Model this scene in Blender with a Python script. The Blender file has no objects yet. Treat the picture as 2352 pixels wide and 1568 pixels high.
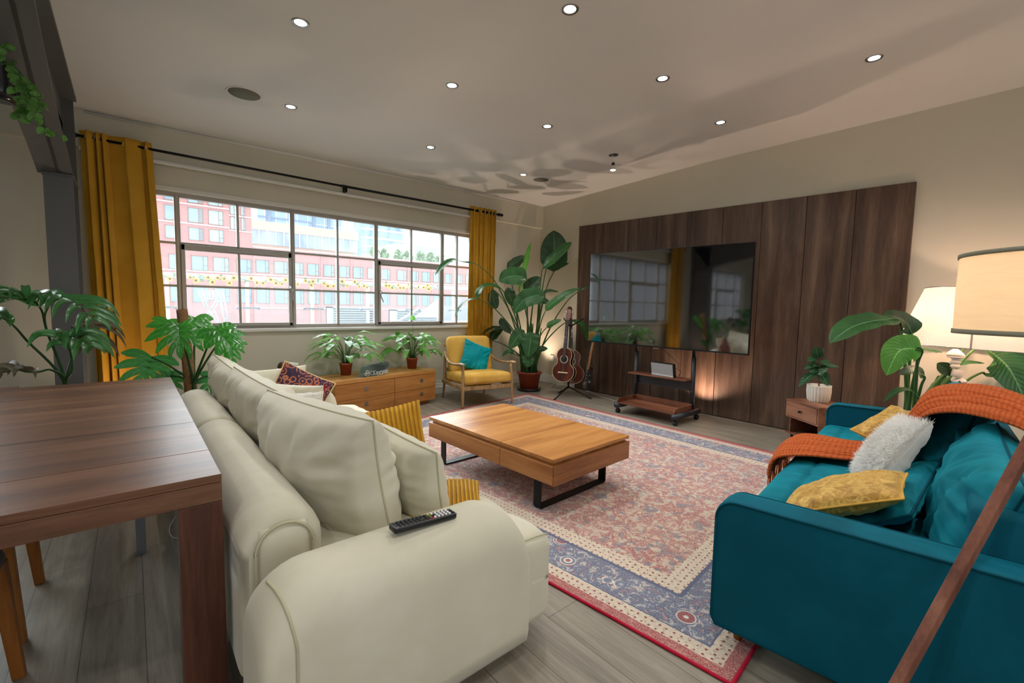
import bpy, bmesh, math, random
from mathutils import Vector, Matrix, noise
PI = math.pi
sc = bpy.context.scene
COL = sc.collection
# ------------------------------------------------------------------ camera
CAM = Vector((0.0, 0.0, 1.30))
FPX = 1029.05
YWALL, XWALL = 5.75, 5.50
YAW, PITCH, ROLL = 0.86524, 0.077117, 0.018722
_f = Vector((math.cos(YAW)*math.cos(PITCH), math.sin(YAW)*math.cos(PITCH), -math.sin(PITCH)))
_r0 = Vector((math.sin(YAW), -math.cos(YAW), 0.0)); _u0 = _r0.cross(_f)
_r = _r0*math.cos(ROLL) + _u0*math.sin(ROLL); _u = -_r0*math.sin(ROLL) + _u0*math.cos(ROLL)
cd = bpy.data.cameras.new('camera'); cam = bpy.data.objects.new('camera', cd); COL.objects.link(cam)
cd.sensor_fit = 'HORIZONTAL'; cd.sensor_width = 36.0; cd.lens = FPX*36.0/2352.0; cd.clip_start = 0.02; cd.clip_end = 600
cam.matrix_world = Matrix(((_r.x, _u.x, -_f.x, CAM.x), (_r.y, _u.y, -_f.y, CAM.y), (_r.z, _u.z, -_f.z, CAM.z), (0, 0, 0, 1)))
sc.camera = cam
def ray(px, py):
    return _f + _r*((px-1176.0)/FPX) - _u*((py-784.0)/FPX)
def D(px, py, d): return CAM + ray(px, py)*d
def atz(px, py, z): v = ray(px, py); return CAM + v*((z-CAM.z)/v.z)
def aty(px, py, y): v = ray(px, py); return CAM + v*(y/v.y)
def atx(px, py, x): v = ray(px, py); return CAM + v*(x/v.x)
# ------------------------------------------------------------------ world, sun, exposure
vs = sc.view_settings
vs.view_transform = 'Standard'; vs.look = 'None'; vs.gamma = 1.0; vs.use_curve_mapping = False
vs.exposure = 0.76
w = bpy.data.worlds.new('world'); sc.world = w; w.use_nodes = True
bg = w.node_tree.nodes['Background']; bg.inputs[0].default_value = (0.90, 0.955, 1.0, 1); bg.inputs[1].default_value = 1.32
def sun(name, dirv, energy, angle, color):
    l = bpy.data.lights.new(name, 'SUN'); l.energy = energy; l.angle = math.radians(angle); l.color = color
    o = bpy.data.objects.new(name, l); COL.objects.link(o)
    o.rotation_euler = Vector(dirv).to_track_quat('-Z', 'Y').to_euler(); o.location = (3, 20, 20)
    return o
sun('sky_boost_sun', (0.10, -1.0, -0.62), 9.5, 75, (0.93, 0.97, 1.0))  # added wide soft sun, boosts the sky light entering the windows
def portal(name, loc, sx, sy):
    l = bpy.data.lights.new(name, 'AREA'); l.shape = 'RECTANGLE'; l.size = sx; l.size_y = sy
    l.cycles.is_portal = True
    o = bpy.data.objects.new(name, l); COL.objects.link(o); o.location = loc; o.rotation_euler = (-PI/2, 0, 0)
portal('window_portal', (2.15, 5.93, 1.70), 4.4, 1.5)
portal('window_portal', (-2.6, 5.93, 1.70), 3.0, 1.5)
def spot(name, loc, energy, color, size=150, blend=1.0, rad=0.04, aim=(0, 0, -1)):
    l = bpy.data.lights.new(name, 'SPOT'); l.energy = energy; l.color = color; l.spot_size = math.radians(size)
    l.spot_blend = blend; l.shadow_soft_size = rad
    o = bpy.data.objects.new(name, l); COL.objects.link(o); o.location = loc
    o.rotation_euler = Vector(aim).to_track_quat('-Z', 'Y').to_euler(); return o
def point(name, loc, energy, color, rad=0.04):
    l = bpy.data.lights.new(name, 'POINT'); l.energy = energy; l.color = color; l.shadow_soft_size = rad
    o = bpy.data.objects.new(name, l); COL.objects.link(o); o.location = loc; return o
# ------------------------------------------------------------------ colour and node helpers
def lin(c): return tuple(((x/255.0)/12.92 if x/255.0 <= 0.04045 else ((x/255.0+0.055)/1.055)**2.4) for x in c)
def rgba(c): return (*lin(c), 1.0)
class NT:
    def __init__(s, name):
        s.m = bpy.data.materials.new(name); s.m.use_nodes = True; s.t = s.m.node_tree; s.n = s.t.nodes; s.b = s.n['Principled BSDF']
    def node(s, typ, ins=None, **kw):
        n = s.n.new(typ)
        for k, v in kw.items(): setattr(n, k, v)
        for k, v in (ins or {}).items():
            if isinstance(v, tuple) and len(v) == 2 and hasattr(v[0], 'outputs'): s.t.links.new(v[0].outputs[v[1]], n.inputs[k])
            elif hasattr(v, 'outputs'): s.t.links.new(v.outputs[0], n.inputs[k])
            else: n.inputs[k].default_value = v
        return n
    def set(s, **kw):
        for k, v in kw.items():
            k = k.replace('_', ' ')
            i = s.b.inputs[k]
            if isinstance(v, tuple) and len(v) == 2 and hasattr(v[0], 'outputs'): s.t.links.new(v[0].outputs[v[1]], i)
            elif hasattr(v, 'outputs'): s.t.links.new(v.outputs[0], i)
            else: i.default_value = v
        return s
    def ramp(s, fac, stops, interp='LINEAR'):
        r = s.node('ShaderNodeValToRGB', {'Fac': fac}); e = r.color_ramp.elements; r.color_ramp.interpolation = interp
        while len(e) > 1: e.remove(e[-1])
        e[0].position = stops[0][0]; e[0].color = stops[0][1]
        for p, c in stops[1:]: x = e.new(p); x.color = c
        return r
    def mix(s, fac, a, b, blend='MIX'):
        m = s.node('ShaderNodeMix', data_type='RGBA', blend_type=blend)
        for i, v in ((0, fac), (6, a), (7, b)):
            if isinstance(v, tuple) and len(v) == 2 and hasattr(v[0], 'outputs'): s.t.links.new(v[0].outputs[v[1]], m.inputs[i])
            elif hasattr(v, 'outputs'): s.t.links.new(v.outputs[0], m.inputs[i])
            else: m.inputs[i].default_value = v
        return (m, 2)
    def math(s, op, a, b=0.0, c=0.0, clamp=False):
        n = s.node('ShaderNodeMath', operation=op, use_clamp=clamp)
        for i, v in enumerate((a, b, c)):
            if isinstance(v, tuple): s.t.links.new(v[0].outputs[v[1]], n.inputs[i])
            elif hasattr(v, 'outputs'): s.t.links.new(v.outputs[0], n.inputs[i])
            else: n.inputs[i].default_value = v
        return n
    def bump(s, h, strength=0.3, dist=0.01):
        b = s.node('ShaderNodeBump', {'Height': h, 'Strength': strength, 'Distance': dist})
        s.t.links.new(b.outputs[0], s.b.inputs['Normal']); return b
    def coord(s, kind='Object', scale=(1, 1, 1), rot=(0, 0, 0), loc=(0, 0, 0)):
        tc = s.node('ShaderNodeTexCoord')
        return s.node('ShaderNodeMapping', {'Vector': (tc, kind), 'Scale': scale, 'Rotation': rot, 'Location': loc})
    def noise(s, vec, scale, detail=3.0, rough=0.5, dist=0.0):
        return s.node('ShaderNodeTexNoise', {'Vector': vec, 'Scale': scale, 'Detail': detail, 'Roughness': rough, 'Distortion': dist})
def plain(name, c, rough=0.5, metal=0.0, spec=0.5, **kw):
    t = NT(name); t.set(Base_Color=rgba(c), Roughness=rough, Metallic=metal, Specular_IOR_Level=spec, **kw); return t.m
def paint(name, c, var=5, rough=0.85):
    t = NT(name); v = t.coord(); n = t.noise(v, 1.3, 4)
    c2 = tuple(max(0, x-var) for x in c)
    t.set(Base_Color=t.ramp(n, [(0.35, rgba(c)), (0.7, rgba(c2))]), Roughness=rough, Specular_IOR_Level=0.25)
    t.bump(t.noise(v, 180, 2), 0.06, 0.002); return t.m
def wood(name, cs, axis='X', s=1.0, rough=0.4, spec=0.5, bump=0.05, coat=0.0, contrast=1.0, island=False):
    """cs = dark, mid, light; grain runs along axis"""
    t = NT(name); long, across = 0.7*s, 9.0*s
    sc3 = {'X': (long, across, across), 'Y': (across, long, across), 'Z': (across, across, long)}[axis]
    v = t.coord('Object', sc3)
    if island:
        g_ = t.node('ShaderNodeNewGeometry'); cmb = t.node('ShaderNodeCombineXYZ', {'X': t.math('MULTIPLY', (g_, 'Random Per Island'), 37.0), 'Y': t.math('MULTIPLY', (g_, 'Random Per Island'), 91.0), 'Z': t.math('MULTIPLY', (g_, 'Random Per Island'), 11.0)})
        v = t.node('ShaderNodeVectorMath', {0: v, 1: cmb}, operation='ADD')
    big = t.noise(v, 1.0, 4, 0.55, 0.6)
    v2 = t.coord('Object', tuple(k*5 for k in sc3)); fine = t.noise(v2, 2.0, 5, 0.65, 0.2)
    m = t.math('ADD', t.math('MULTIPLY', (big, 0), 0.72), t.math('MULTIPLY', (fine, 0), 0.28))
    h = 0.13/contrast
    r = t.ramp(m, [(0.5-h, rgba(cs[0])), (0.5, rgba(cs[1])), (0.5+h, rgba(cs[2]))])
    t.set(Base_Color=r, Roughness=rough, Specular_IOR_Level=spec, Coat_Weight=coat, Coat_Roughness=0.25)
    t.bump(fine, bump, 0.002); return t.m
def fabric(name, c, var=14, sheen=0.3, bump=0.12, scale=500, rough=0.9, blotch=5.0, light=None, sheenc=None):
    t = NT(name); v = t.coord(); n = t.noise(v, blotch, 4, 0.6)
    c2 = light or tuple(min(255, x+var) for x in c); c1 = tuple(max(0, x-var) for x in c)
    t.set(Base_Color=t.ramp(n, [(0.3, rgba(c1)), (0.5, rgba(c)), (0.7, rgba(c2))]), Roughness=rough, Specular_IOR_Level=0.15,
          Sheen_Weight=sheen, Sheen_Roughness=0.4, Sheen_Tint=rgba(sheenc or c2))
    t.bump(t.noise(v, scale, 2), bump, 0.002); return t.m
def leafmat(name, c, light, rough=0.35, trans=0.35, stripes=60):
    t = NT(name); tc = t.node('ShaderNodeTexCoord')
    n = t.noise(t.coord('Object'), 6, 3)
    uv = t.node('ShaderNodeSeparateXYZ', {'Vector': (tc, 'UV')})
    rib = t.math('ABSOLUTE', t.math('SUBTRACT', (uv, 0), 0.5))
    mid = t.math('LESS_THAN', rib, 0.022)
    base = t.ramp(n, [(0.3, rgba(c)), (0.7, rgba(light))])
    col = t.mix(mid, base, rgba(tuple(min(255, x+45) for x in light)))
    st = t.math('SINE', t.math('MULTIPLY', t.math('ADD', (uv, 1), t.math('MULTIPLY', rib, -0.35)), stripes*PI*2/2))
    t.set(Base_Color=col, Roughness=rough, Specular_IOR_Level=0.5)
    t.bump(st, 0.25, 0.004)
    tr = t.node('ShaderNodeBsdfTranslucent', {'Color': rgba(tuple(min(255, int(x*1.25)+12) for x in light))})
    mx = t.node('ShaderNodeMixShader', {'Fac': trans}); t.t.links.new(t.b.outputs[0], mx.inputs[1]); t.t.links.new(tr.outputs[0], mx.inputs[2])
    t.t.links.new(mx.outputs[0], t.n['Material Output'].inputs[0]); return t.m
def emis(name, c, strength):
    t = NT(name); t.set(Base_Color=rgba(c), Emission_Color=rgba(c), Emission_Strength=strength); return t.m
# ------------------------------------------------------------------ mesh builder
def rotz(a): return Matrix.Rotation(a, 4, 'Z')
def frame(c, xa, ya):
    xa = Vector(xa).normalized(); ya = Vector(ya); ya = (ya - xa*ya.dot(xa)).normalized(); za = xa.cross(ya); c = Vector(c)
    return Matrix(((xa.x, ya.x, za.x, c.x), (xa.y, ya.y, za.y, c.y), (xa.z, ya.z, za.z, c.z), (0, 0, 0, 1)))
def catmull(pts, n):
    pts = [Vector(p) for p in pts]
    if len(pts) == 2: return [pts[0].lerp(pts[1], i/(n-1)) for i in range(n)]
    P = [pts[0]*2-pts[1]] + pts + [pts[-1]*2-pts[-2]]; m = len(pts)-1; out = []
    for i in range(n):
        t = i/(n-1)*m; k = min(int(t), m-1); t -= k; a, b, c, d = P[k:k+4]
        out.append(0.5*((2*b) + (c-a)*t + (2*a-5*b+4*c-d)*t*t + (3*b-a-3*c+d)*t**3))
    return out
class MB:
    def __init__(s): s.v = []; s.f = []; s.uv = {}; s.smooth = []
    def add(s, vs, fs, M=None, smooth=False, uvs=None):
        o = len(s.v)
        for i, p in enumerate(vs):
            p = Vector(p); s.v.append(M @ p if M else p)
            if uvs: s.uv[o+i] = uvs[i]
        for f in fs: s.f.append([o+i for i in f]); s.smooth.append(smooth)
        return s
    def box(s, c, d, M=None, bev=0.0, seg=2):
        if bev <= 0:
            x, y, z = d[0]/2, d[1]/2, d[2]/2
            vs = [(c[0]+i*x, c[1]+j*y, c[2]+k*z) for i in (-1, 1) for j in (-1, 1) for k in (-1, 1)]
            return s.add(vs, [(0, 1, 3, 2), (4, 6, 7, 5), (0, 4, 5, 1), (2, 3, 7, 6), (0, 2, 6, 4), (1, 5, 7, 3)], M)
        bm = bmesh.new(); bmesh.ops.create_cube(bm, size=1.0, matrix=Matrix.Translation(c) @ Matrix.Diagonal((d[0], d[1], d[2], 1)))
        bmesh.ops.bevel(bm, geom=bm.edges[:], offset=min(bev, min(d)*0.49), segments=seg, affect='EDGES', profile=0.5)
        bm.verts.index_update(); vs = [v.co.copy() for v in bm.verts]; fs = [[v.index for v in f.verts] for f in bm.faces]; bm.free()
        return s.add(vs, fs, M, True)
    def bb(s, a, b, M=None, bev=0.0):
        return s.box([(a[i]+b[i])/2 for i in range(3)], [abs(b[i]-a[i]) for i in range(3)], M, bev)
    def tube(s, pts, r, n=10, res=None, M=None, cap=True, flat=1.0):
        pts = [Vector(p) for p in pts]
        if res: pts = catmull(pts, res)
        m = len(pts)
        if not isinstance(r, (list, tuple)): rs = [r]*m
        else: rs = [r[min(int(i/(m-1)*(len(r)-1)), len(r)-2)]*(1-(i/(m-1)*(len(r)-1)-min(int(i/(m-1)*(len(r)-1)), len(r)-2))) + r[min(int(i/(m-1)*(len(r)-1)), len(r)-2)+1]*(i/(m-1)*(len(r)-1)-min(int(i/(m-1)*(len(r)-1)), len(r)-2)) for i in range(m)]
        up = None; vs = []; fs = []
        for i, p in enumerate(pts):
            t = (pts[min(i+1, m-1)]-pts[max(i-1, 0)]).normalized()
            if up is None: up = Vector((0, 0, 1)) if abs(t.z) < 0.9 else Vector((1, 0, 0))
            side = t.cross(up).normalized(); up = side.cross(t).normalized()
            for k in range(n):
                a = 2*PI*k/n; vs.append(p + side*(math.cos(a)*rs[i]) + up*(math.sin(a)*rs[i]*flat))
        for i in range(m-1):
            for k in range(n): fs.append((i*n+k, i*n+(k+1) % n, (i+1)*n+(k+1) % n, (i+1)*n+k))
        if cap: fs.append(list(range(n))[::-1]); fs.append([(m-1)*n+k for k in range(n)])
        return s.add(vs, fs, M, True)
    def lathe(s, prof, c=(0, 0, 0), n=28, M=None, cap=False):
        vs = []; fs = []; m = len(prof)
        for r, z in prof:
            for k in range(n):
                a = 2*PI*k/n; vs.append((c[0]+r*math.cos(a), c[1]+r*math.sin(a), c[2]+z))
        for i in range(m-1):
            for k in range(n): fs.append((i*n+k, i*n+(k+1) % n, (i+1)*n+(k+1) % n, (i+1)*n+k))
        if cap: fs.append(list(range(n))[::-1]); fs.append([(m-1)*n+k for k in range(n)])
        return s.add(vs, fs, M, True)
    def cyl(s, a, b, r, n=16, r2=None): return s.tube([a, b], [r, r if r2 is None else r2], n)
    def prism(s, poly, M, h, smooth=False):
        """polygon in local xy, extruded 0..h along local z"""
        n = len(poly); vs = [(x, y, 0) for x, y in poly] + [(x, y, h) for x, y in poly]
        fs = [list(range(n))[::-1], [n+i for i in range(n)]] + [(i, (i+1) % n, n+(i+1) % n, n+i) for i in range(n)]
        return s.add(vs, fs, M, smooth)
    def grid(s, fn, nu, nv, M=None, smooth=True, uv=True, closeu=False):
        vs = []; uvs = []; fs = []
        for i in range(nu):
            for j in range(nv):
                u, v = i/(nu-1), j/(nv-1); vs.append(fn(u, v)); uvs.append((u, v))
        for i in range(nu-1):
            for j in range(nv-1): fs.append((i*nv+j, (i+1)*nv+j, (i+1)*nv+j+1, i*nv+j+1))
        return s.add(vs, fs, M, smooth, uvs)
    def leaf(s, pts, width, nrm, fold=0.25, n=12, m=7, prof=None, droop=0.0, rip=0.0, seed=0):
        sp = catmull(pts, n); nrm = Vector(nrm)
        prof = prof or (lambda t: math.sin(PI*min(1, t**0.75*1.0))**0.8)
        wx = (self_off := getattr(s, 'off', Vector((0, 0, 0))))
        def fn(u, v):
            i = int(round(v*(n-1))); p = sp[i]
            t = (sp[min(i+1, n-1)]-sp[max(i-1, 0)]).normalized(); side = t.cross(nrm).normalized(); up = side.cross(t).normalized()
            w = width*0.5*max(prof(v), 0.015); x = (u-0.5)*2
            z = fold*w*abs(x) - droop*w*x*x + rip*w*math.sin(v*23+seed+2*x)*abs(x)
            q = p + side*(w*x) + up*z
            q.y = min(q.y, YWALL-.03-wx.y-.002*x); q.x = min(q.x, XWALL-.045-wx.x); return q
        return s.grid(fn, m, n)
    def rbox(s, d, r, M=None, n=14, puff=(0, 0, 0), fn=None):
        """soft rounded box centred at the origin, puff bulges each face pair"""
        hx, hy, hz = d[0]/2, d[1]/2, d[2]/2; vs = []; fs = []; idx = {}
        def vert(p):
            k = (round(p[0], 5), round(p[1], 5), round(p[2], 5))
            if k in idx: return idx[k]
            x, y, z = p; core = Vector((max(-hx+r, min(hx-r, x*hx)), max(-hy+r, min(hy-r, y*hy)), max(-hz+r, min(hz-r, z*hz))))
            q = Vector((x*hx, y*hy, z*hz)); dd = q-core
            out = core + (dd.normalized()*r if dd.length > 1e-9 else dd)
            bx = (1-y*y)*(1-z*z); by = (1-x*x)*(1-z*z); bz = (1-x*x)*(1-y*y)
            out += Vector((math.copysign(puff[0]*bx, x) if abs(x) > .999 else 0, math.copysign(puff[1]*by, y) if abs(y) > .999 else 0, math.copysign(puff[2]*bz, z) if abs(z) > .999 else 0))
            if fn: out = fn(out, x, y, z)
            idx[k] = len(vs); vs.append(out); return idx[k]
        g = [math.sin(PI/2*(-1+2*i/n))*0.35+(-1+2*i/n)*0.65 for i in range(n+1)]
        for ax in range(3):
            for sg in (-1, 1):
                for i in range(n):
                    for j in range(n):
                        q = []
                        for a, b in ((i, j), (i+1, j), (i+1, j+1), (i, j+1)):
                            p = [0, 0, 0]; p[ax] = sg; p[(ax+1) % 3] = g[a]; p[(ax+2) % 3] = g[b]; q.append(vert(p))
                        fs.append(q if sg > 0 else q[::-1])
        return s.add(vs, fs, M, True)
    def build(s, name, mat, parent=None, label=None, world=True, origin=None, bevel=0.0, mods=None):
        me = bpy.data.meshes.new(name)
        off = Vector((0, 0, 0))
        if parent is not None and world: inv = parent['_inv'] if False else parent_inv(parent); vs = [inv @ p for p in s.v]
        elif parent is None:
            if origin is None:
                xs = [p.x for p in s.v]; ys = [p.y for p in s.v]; zs = [p.z for p in s.v]
                origin = ((min(xs)+max(xs))/2, (min(ys)+max(ys))/2, min(zs))
            off = Vector(origin); vs = [p-off for p in s.v]
        else: vs = s.v
        me.from_pydata([tuple(p) for p in vs], [], s.f); me.validate(verbose=False)
        if len(me.polygons) == len(s.smooth): me.polygons.foreach_set('use_smooth', s.smooth)
        if s.uv:
            l = me.uv_layers.new(name='UVMap')
            for lp in me.loops: l.data[lp.index].uv = s.uv.get(lp.vertex_index, (0, 0))
        if isinstance(mat, (list, tuple)):
            for m in mat: me.materials.append(m)
        else: me.materials.append(mat)
        me.update()
        o = bpy.data.objects.new(name, me); COL.objects.link(o)
        if parent is not None: o.parent = parent
        else: o.location = off
        if bevel:
            b = o.modifiers.new('bevel', 'BEVEL'); b.width = bevel; b.segments = 2; b.limit_method = 'ANGLE'; b.harden_normals = False
        if label: o['label'] = label
        return o
def parent_inv(p):
    M = Matrix.LocRotScale(p.location, p.rotation_euler, None)
    q = p.parent
    while q is not None:
        M = Matrix.LocRotScale(q.location, q.rotation_euler, None) @ M; q = q.parent
    return M.inverted()
def thing(name, label, cat, loc=(0, 0, 0), rz=0.0, group=None):
    o = bpy.data.objects.new(name, None); COL.objects.link(o); o.location = loc; o.rotation_euler = (0, 0, rz)
    o.empty_display_size = 0.1; o['label'] = label; o['category'] = cat
    if group: o['group'] = group
    return o
def tag(o, label, cat, group=None):
    o['label'] = label; o['category'] = cat
    if group: o['group'] = group
    return o
def struct(o): o['kind'] = 'structure'; return o
def dup(root, loc, rz=None, label=None):
    r = root.copy(); COL.objects.link(r); r.location = loc
    if rz is not None: r.rotation_euler = (0, 0, rz)
    if label: r['label'] = label
    for ch in list(root.children):
        c = ch.copy(); COL.objects.link(c); c.parent = r
        for g in ch.children:
            d = g.copy(); COL.objects.link(d); d.parent = c
    return r
def ceil_z(x, y):
    return 2.985 + 0.045*max(0, x)/5.5 + 0.10*max(0, min(1, (5.75-y)/3.0))*max(0, x)/5.5
# ------------------------------------------------------------------ shared materials
M_wall = paint('sage_wall_paint', (200, 195, 177))
M_ceil = paint('ceiling_paint', (212, 212, 208), 4)
M_white = paint('white_gloss_paint', (214, 213, 205), 6, 0.45)
M_metal_black = plain('black_metal', (28, 30, 33), 0.45, 0.6)
M_black = plain('black_plastic', (20, 21, 22), 0.4)
M_chrome = plain('chrome', (205, 205, 205), 0.18, 1.0)
M_glass_t = NT('window_glass')
M_glass_t.set(Base_Color=(1, 1, 1, 1))
_hz = M_glass_t.node('ShaderNodeBsdfTranslucent', {'Color': (.95, .96, 1.0, 1)}); _g = M_glass_t.node('ShaderNodeBsdfGlossy', {'Roughness': 0.02}); _tr = M_glass_t.node('ShaderNodeBsdfTransparent', {'Color': (0.96, 0.98, 0.98, 1)})
_fr = M_glass_t.node('ShaderNodeFresnel', {'IOR': 1.3}); _mx = M_glass_t.node('ShaderNodeMixShader', {'Fac': _fr})
M_glass_t.t.links.new(_tr.outputs[0], _mx.inputs[1]); M_glass_t.t.links.new(_g.outputs[0], _mx.inputs[2]); _m2 = M_glass_t.node('ShaderNodeMixShader', {'Fac': .032}); M_glass_t.t.links.new(_mx.outputs[0], _m2.inputs[1]); M_glass_t.t.links.new(_hz.outputs[0], _m2.inputs[2]); M_glass_t.t.links.new(_m2.outputs[0], M_glass_t.n['Material Output'].inputs[0])
M_glass = M_glass_t.m
# ================================================================== ROOM
YW, XW = 5.75, 5.50          # window wall, television wall (inner faces)
XL, YB = -5.2, -3.6          # left wall, back wall
def floor_mat():
    t = NT('grey_oak_floor'); v = t.coord('Object', (1, 1, 1), (0, 0, PI/2))
    br = t.node('ShaderNodeTexBrick', {'Vector': v, 'Color1': (0.28, 0.28, 0.28, 1), 'Color2': (0.72, 0.72, 0.72, 1), 'Mortar': (0, 0, 0, 1), 'Scale': 1.0,
                                       'Mortar Size': 0.0012, 'Brick Width': 1.25, 'Row Height': 0.185, 'Bias': 0.0}, offset=0.37)
    v2 = t.coord('Object', (11, 0.8, 1)); n = t.noise(v2, 1.6, 5, 0.62, 0.8)
    v3 = t.coord('Object', (70, 3.5, 1)); n2 = t.noise(v3, 2.0, 4, 0.7)
    m = t.math('ADD', t.math('MULTIPLY', (n, 0), 0.6), t.math('ADD', t.math('MULTIPLY', (n2, 0), 0.3), t.math('MULTIPLY', (br, 0), 0.14)))
    r = t.ramp(m, [(0.34, rgba((104, 97, 86))), (0.5, rgba((132, 124, 111))), (0.68, rgba((154, 147, 133)))])
    c = t.mix((br, 1), r, rgba((70, 62, 52)))
    t.set(Base_Color=c, Roughness=0.42, Specular_IOR_Level=0.45); t.bump(n2, 0.10, 0.002); return t.m
M_floor = floor_mat()
b = MB(); b.add([(XL, YB, 0), (XW+.15, YB, 0), (XW+.15, YW+.3, 0), (XL, YW+.3, 0), (XL, YB, -.1), (XW+.15, YB, -.1), (XW+.15, YW+.3, -.1), (XL, YW+.3, -.1)],
    [(0, 1, 2, 3), (7, 6, 5, 4), (0, 4, 5, 1), (1, 5, 6, 2), (2, 6, 7, 3), (3, 7, 4, 0)])
struct(b.build('floor', M_floor, origin=(0, 0, 0)))
b = MB()
b.grid(lambda u, v: (XL+(XW+.15-XL)*u, YB+(YW+.3-YB)*v, ceil_z(XL+(XW+.15-XL)*u, YB+(YW+.3-YB)*v)), 34, 34)
b.grid(lambda u, v: (XL+(XW+.15-XL)*u, YW+.3+(YB-YW-.3)*v, 3.35), 2, 2)
struct(b.build('ceiling', M_ceil, origin=(0, 0, 2.98)))
# window wall: openings x 0.02..4.32 (window_1) and -4.0..-1.3 (window_2), z 1.0..2.40
WZ0, WZ1 = 0.99, 2.41
W1a, W1b = 0.02, 4.32
W2a, W2b = -4.1, -1.25
def wall_y(b, y0, y1, z0, z1):
    for xa, xb in ((XL-.1, W2a), (W2b, W1a), (W1b, XW+.15)): b.bb((xa, y0, z0), (xb, y1, z1))
    for xa, xb in ((W2a, W2b), (W1a, W1b)):
        if z0 < WZ0: b.bb((xa, y0, z0), (xb, y1, min(z1, WZ0)))
        if z1 > WZ1: b.bb((xa, y0, max(z0, WZ1)), (xb, y1, z1))
b = MB(); wall_y(b, YW, YW+.28, 0, 2.66)
b.bb((XL-.1, YW-.07, 2.66), (XW+.15, YW+.28, 3.34))
struct(b.build('wall_window', M_wall, origin=(0, YW, 0)))
b = MB(); b.bb((XW, YB, 0), (XW+.15, YW+.1, 3.34)); struct(b.build('wall_right', M_wall))
b = MB(); b.bb((XL-.15, YB, 0), (XL, YW+.1, 3.34)); struct(b.build('wall_left', M_wall))
# back wall with an unseen wide framed opening, added to brighten the room
b = MB(); b.bb((XL, YB-.15, 0), (-3.4, YB, 3.34)); b.bb((-3.4, YB-.15, 2.5), (4.2, YB, 3.34)); b.bb((-3.4, YB-.15, 0), (4.2, YB, .9)); b.bb((4.2, YB-.15, 0), (XW+.15, YB, 3.34))
struct(b.build('wall_back', M_wall))
b = MB()
for i in range(9): b.bb((-3.4+i*.95-.025, YB-.1, .9), (-3.4+i*.95+.025, YB-.05, 2.5))
for z in (.92, 1.7, 2.48): b.bb((-3.4, YB-.1, z-.02), (4.2, YB-.05, z+.02))
M_frame = paint('grey_window_metal', (168, 163, 155), 8, 0.45)
struct(b.build('added_window', M_frame))
# coving, skirting
b = MB()
for x0, x1 in ((-.25, 5.1),): b.tube([(x0, YW-.075, ceil_z(0, 5.7)-.012), (x1, YW-.075, ceil_z(x1, 5.7)-.012)], .012, 8)
struct(b.build('trim_1', M_white))
b = MB(); b.bb((XL, YW-.035, 0), (XW, YW, .15)); b.bb((XL, YW-.06, 0), (XW, YW, .10)); b.bb((XL, YW-.022, .15), (XW, YW, .185)); struct(b.build('baseboard_window', M_white, bevel=.006))
b = MB(); b.bb((XW-.02, 4.84, 0), (XW, YW-.06, .14)); b.bb((XW-.02, YB, 0), (XW, .80, .14)); struct(b.build('baseboard_right', M_white, bevel=.004))
# ---- steel portal column and haunched beam
M_steel = paint('dark_grey_steel_paint', (98, 98, 97), 8, 0.38)
b = MB()
b.bb((-.47, 4.96, 0), (-.305, 4.99, 2.27)); b.bb((-.47, 5.38, 0), (-.305, 5.41, 2.96)); b.bb((-.395, 4.99, 0), (-.375, 5.38, 2.75))
path = [(5.0, 2.25), (4.55, 2.36), (4.09, 2.45), (3.3, 2.745), (2.6, 2.83), (-3.5, 2.86)]
for (y0, z0), (y1, z1) in zip(path, path[1:]):
    P = [(-.50, y0, z0), (-.305, y0, z0), (-.305, y1, z1), (-.50, y1, z1)]; T = .022
    b.add([*P, *[(x, y, z+T) for x, y, z in P]], [(3, 2, 1, 0), (4, 5, 6, 7), (0, 1, 5, 4), (1, 2, 6, 5), (2, 3, 7, 6), (3, 0, 4, 7)])
    Q = [(-.395, y0, z0), (-.375, y0, z0), (-.375, y1, z1), (-.395, y1, z1)]
    b.add([*Q, *[(x, y, 2.96) for x, y, z in Q]], [(3, 2, 1, 0), (4, 5, 6, 7), (0, 1, 5, 4), (1, 2, 6, 5), (2, 3, 7, 6), (3, 0, 4, 7)])
b.bb((-.48, -3.5, 2.955), (-.285, 5.41, 2.985))
b.add([(-.395, 5.0, 2.25), (-.375, 5.0, 2.25), (-.375, 5.4, 2.75), (-.395, 5.4, 2.75), (-.395, 5.0, 2.96), (-.375, 5.0, 2.96), (-.375, 5.4, 2.96), (-.395, 5.4, 2.96)],
      [(3, 2, 1, 0), (4, 5, 6, 7), (0, 1, 5, 4), (1, 2, 6, 5), (2, 3, 7, 6), (3, 0, 4, 7)])
b.bb((-.475, 4.955, 2.235), (-.300, 5.41, 2.262))                # welded seam plates

b.tube([(-.475, 4.95, 2.25), (-.30, 4.95, 2.25)], .008, 6)
struct(b.build('trim_2', M_steel, origin=(-.39, 5.1, 0)))
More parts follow.
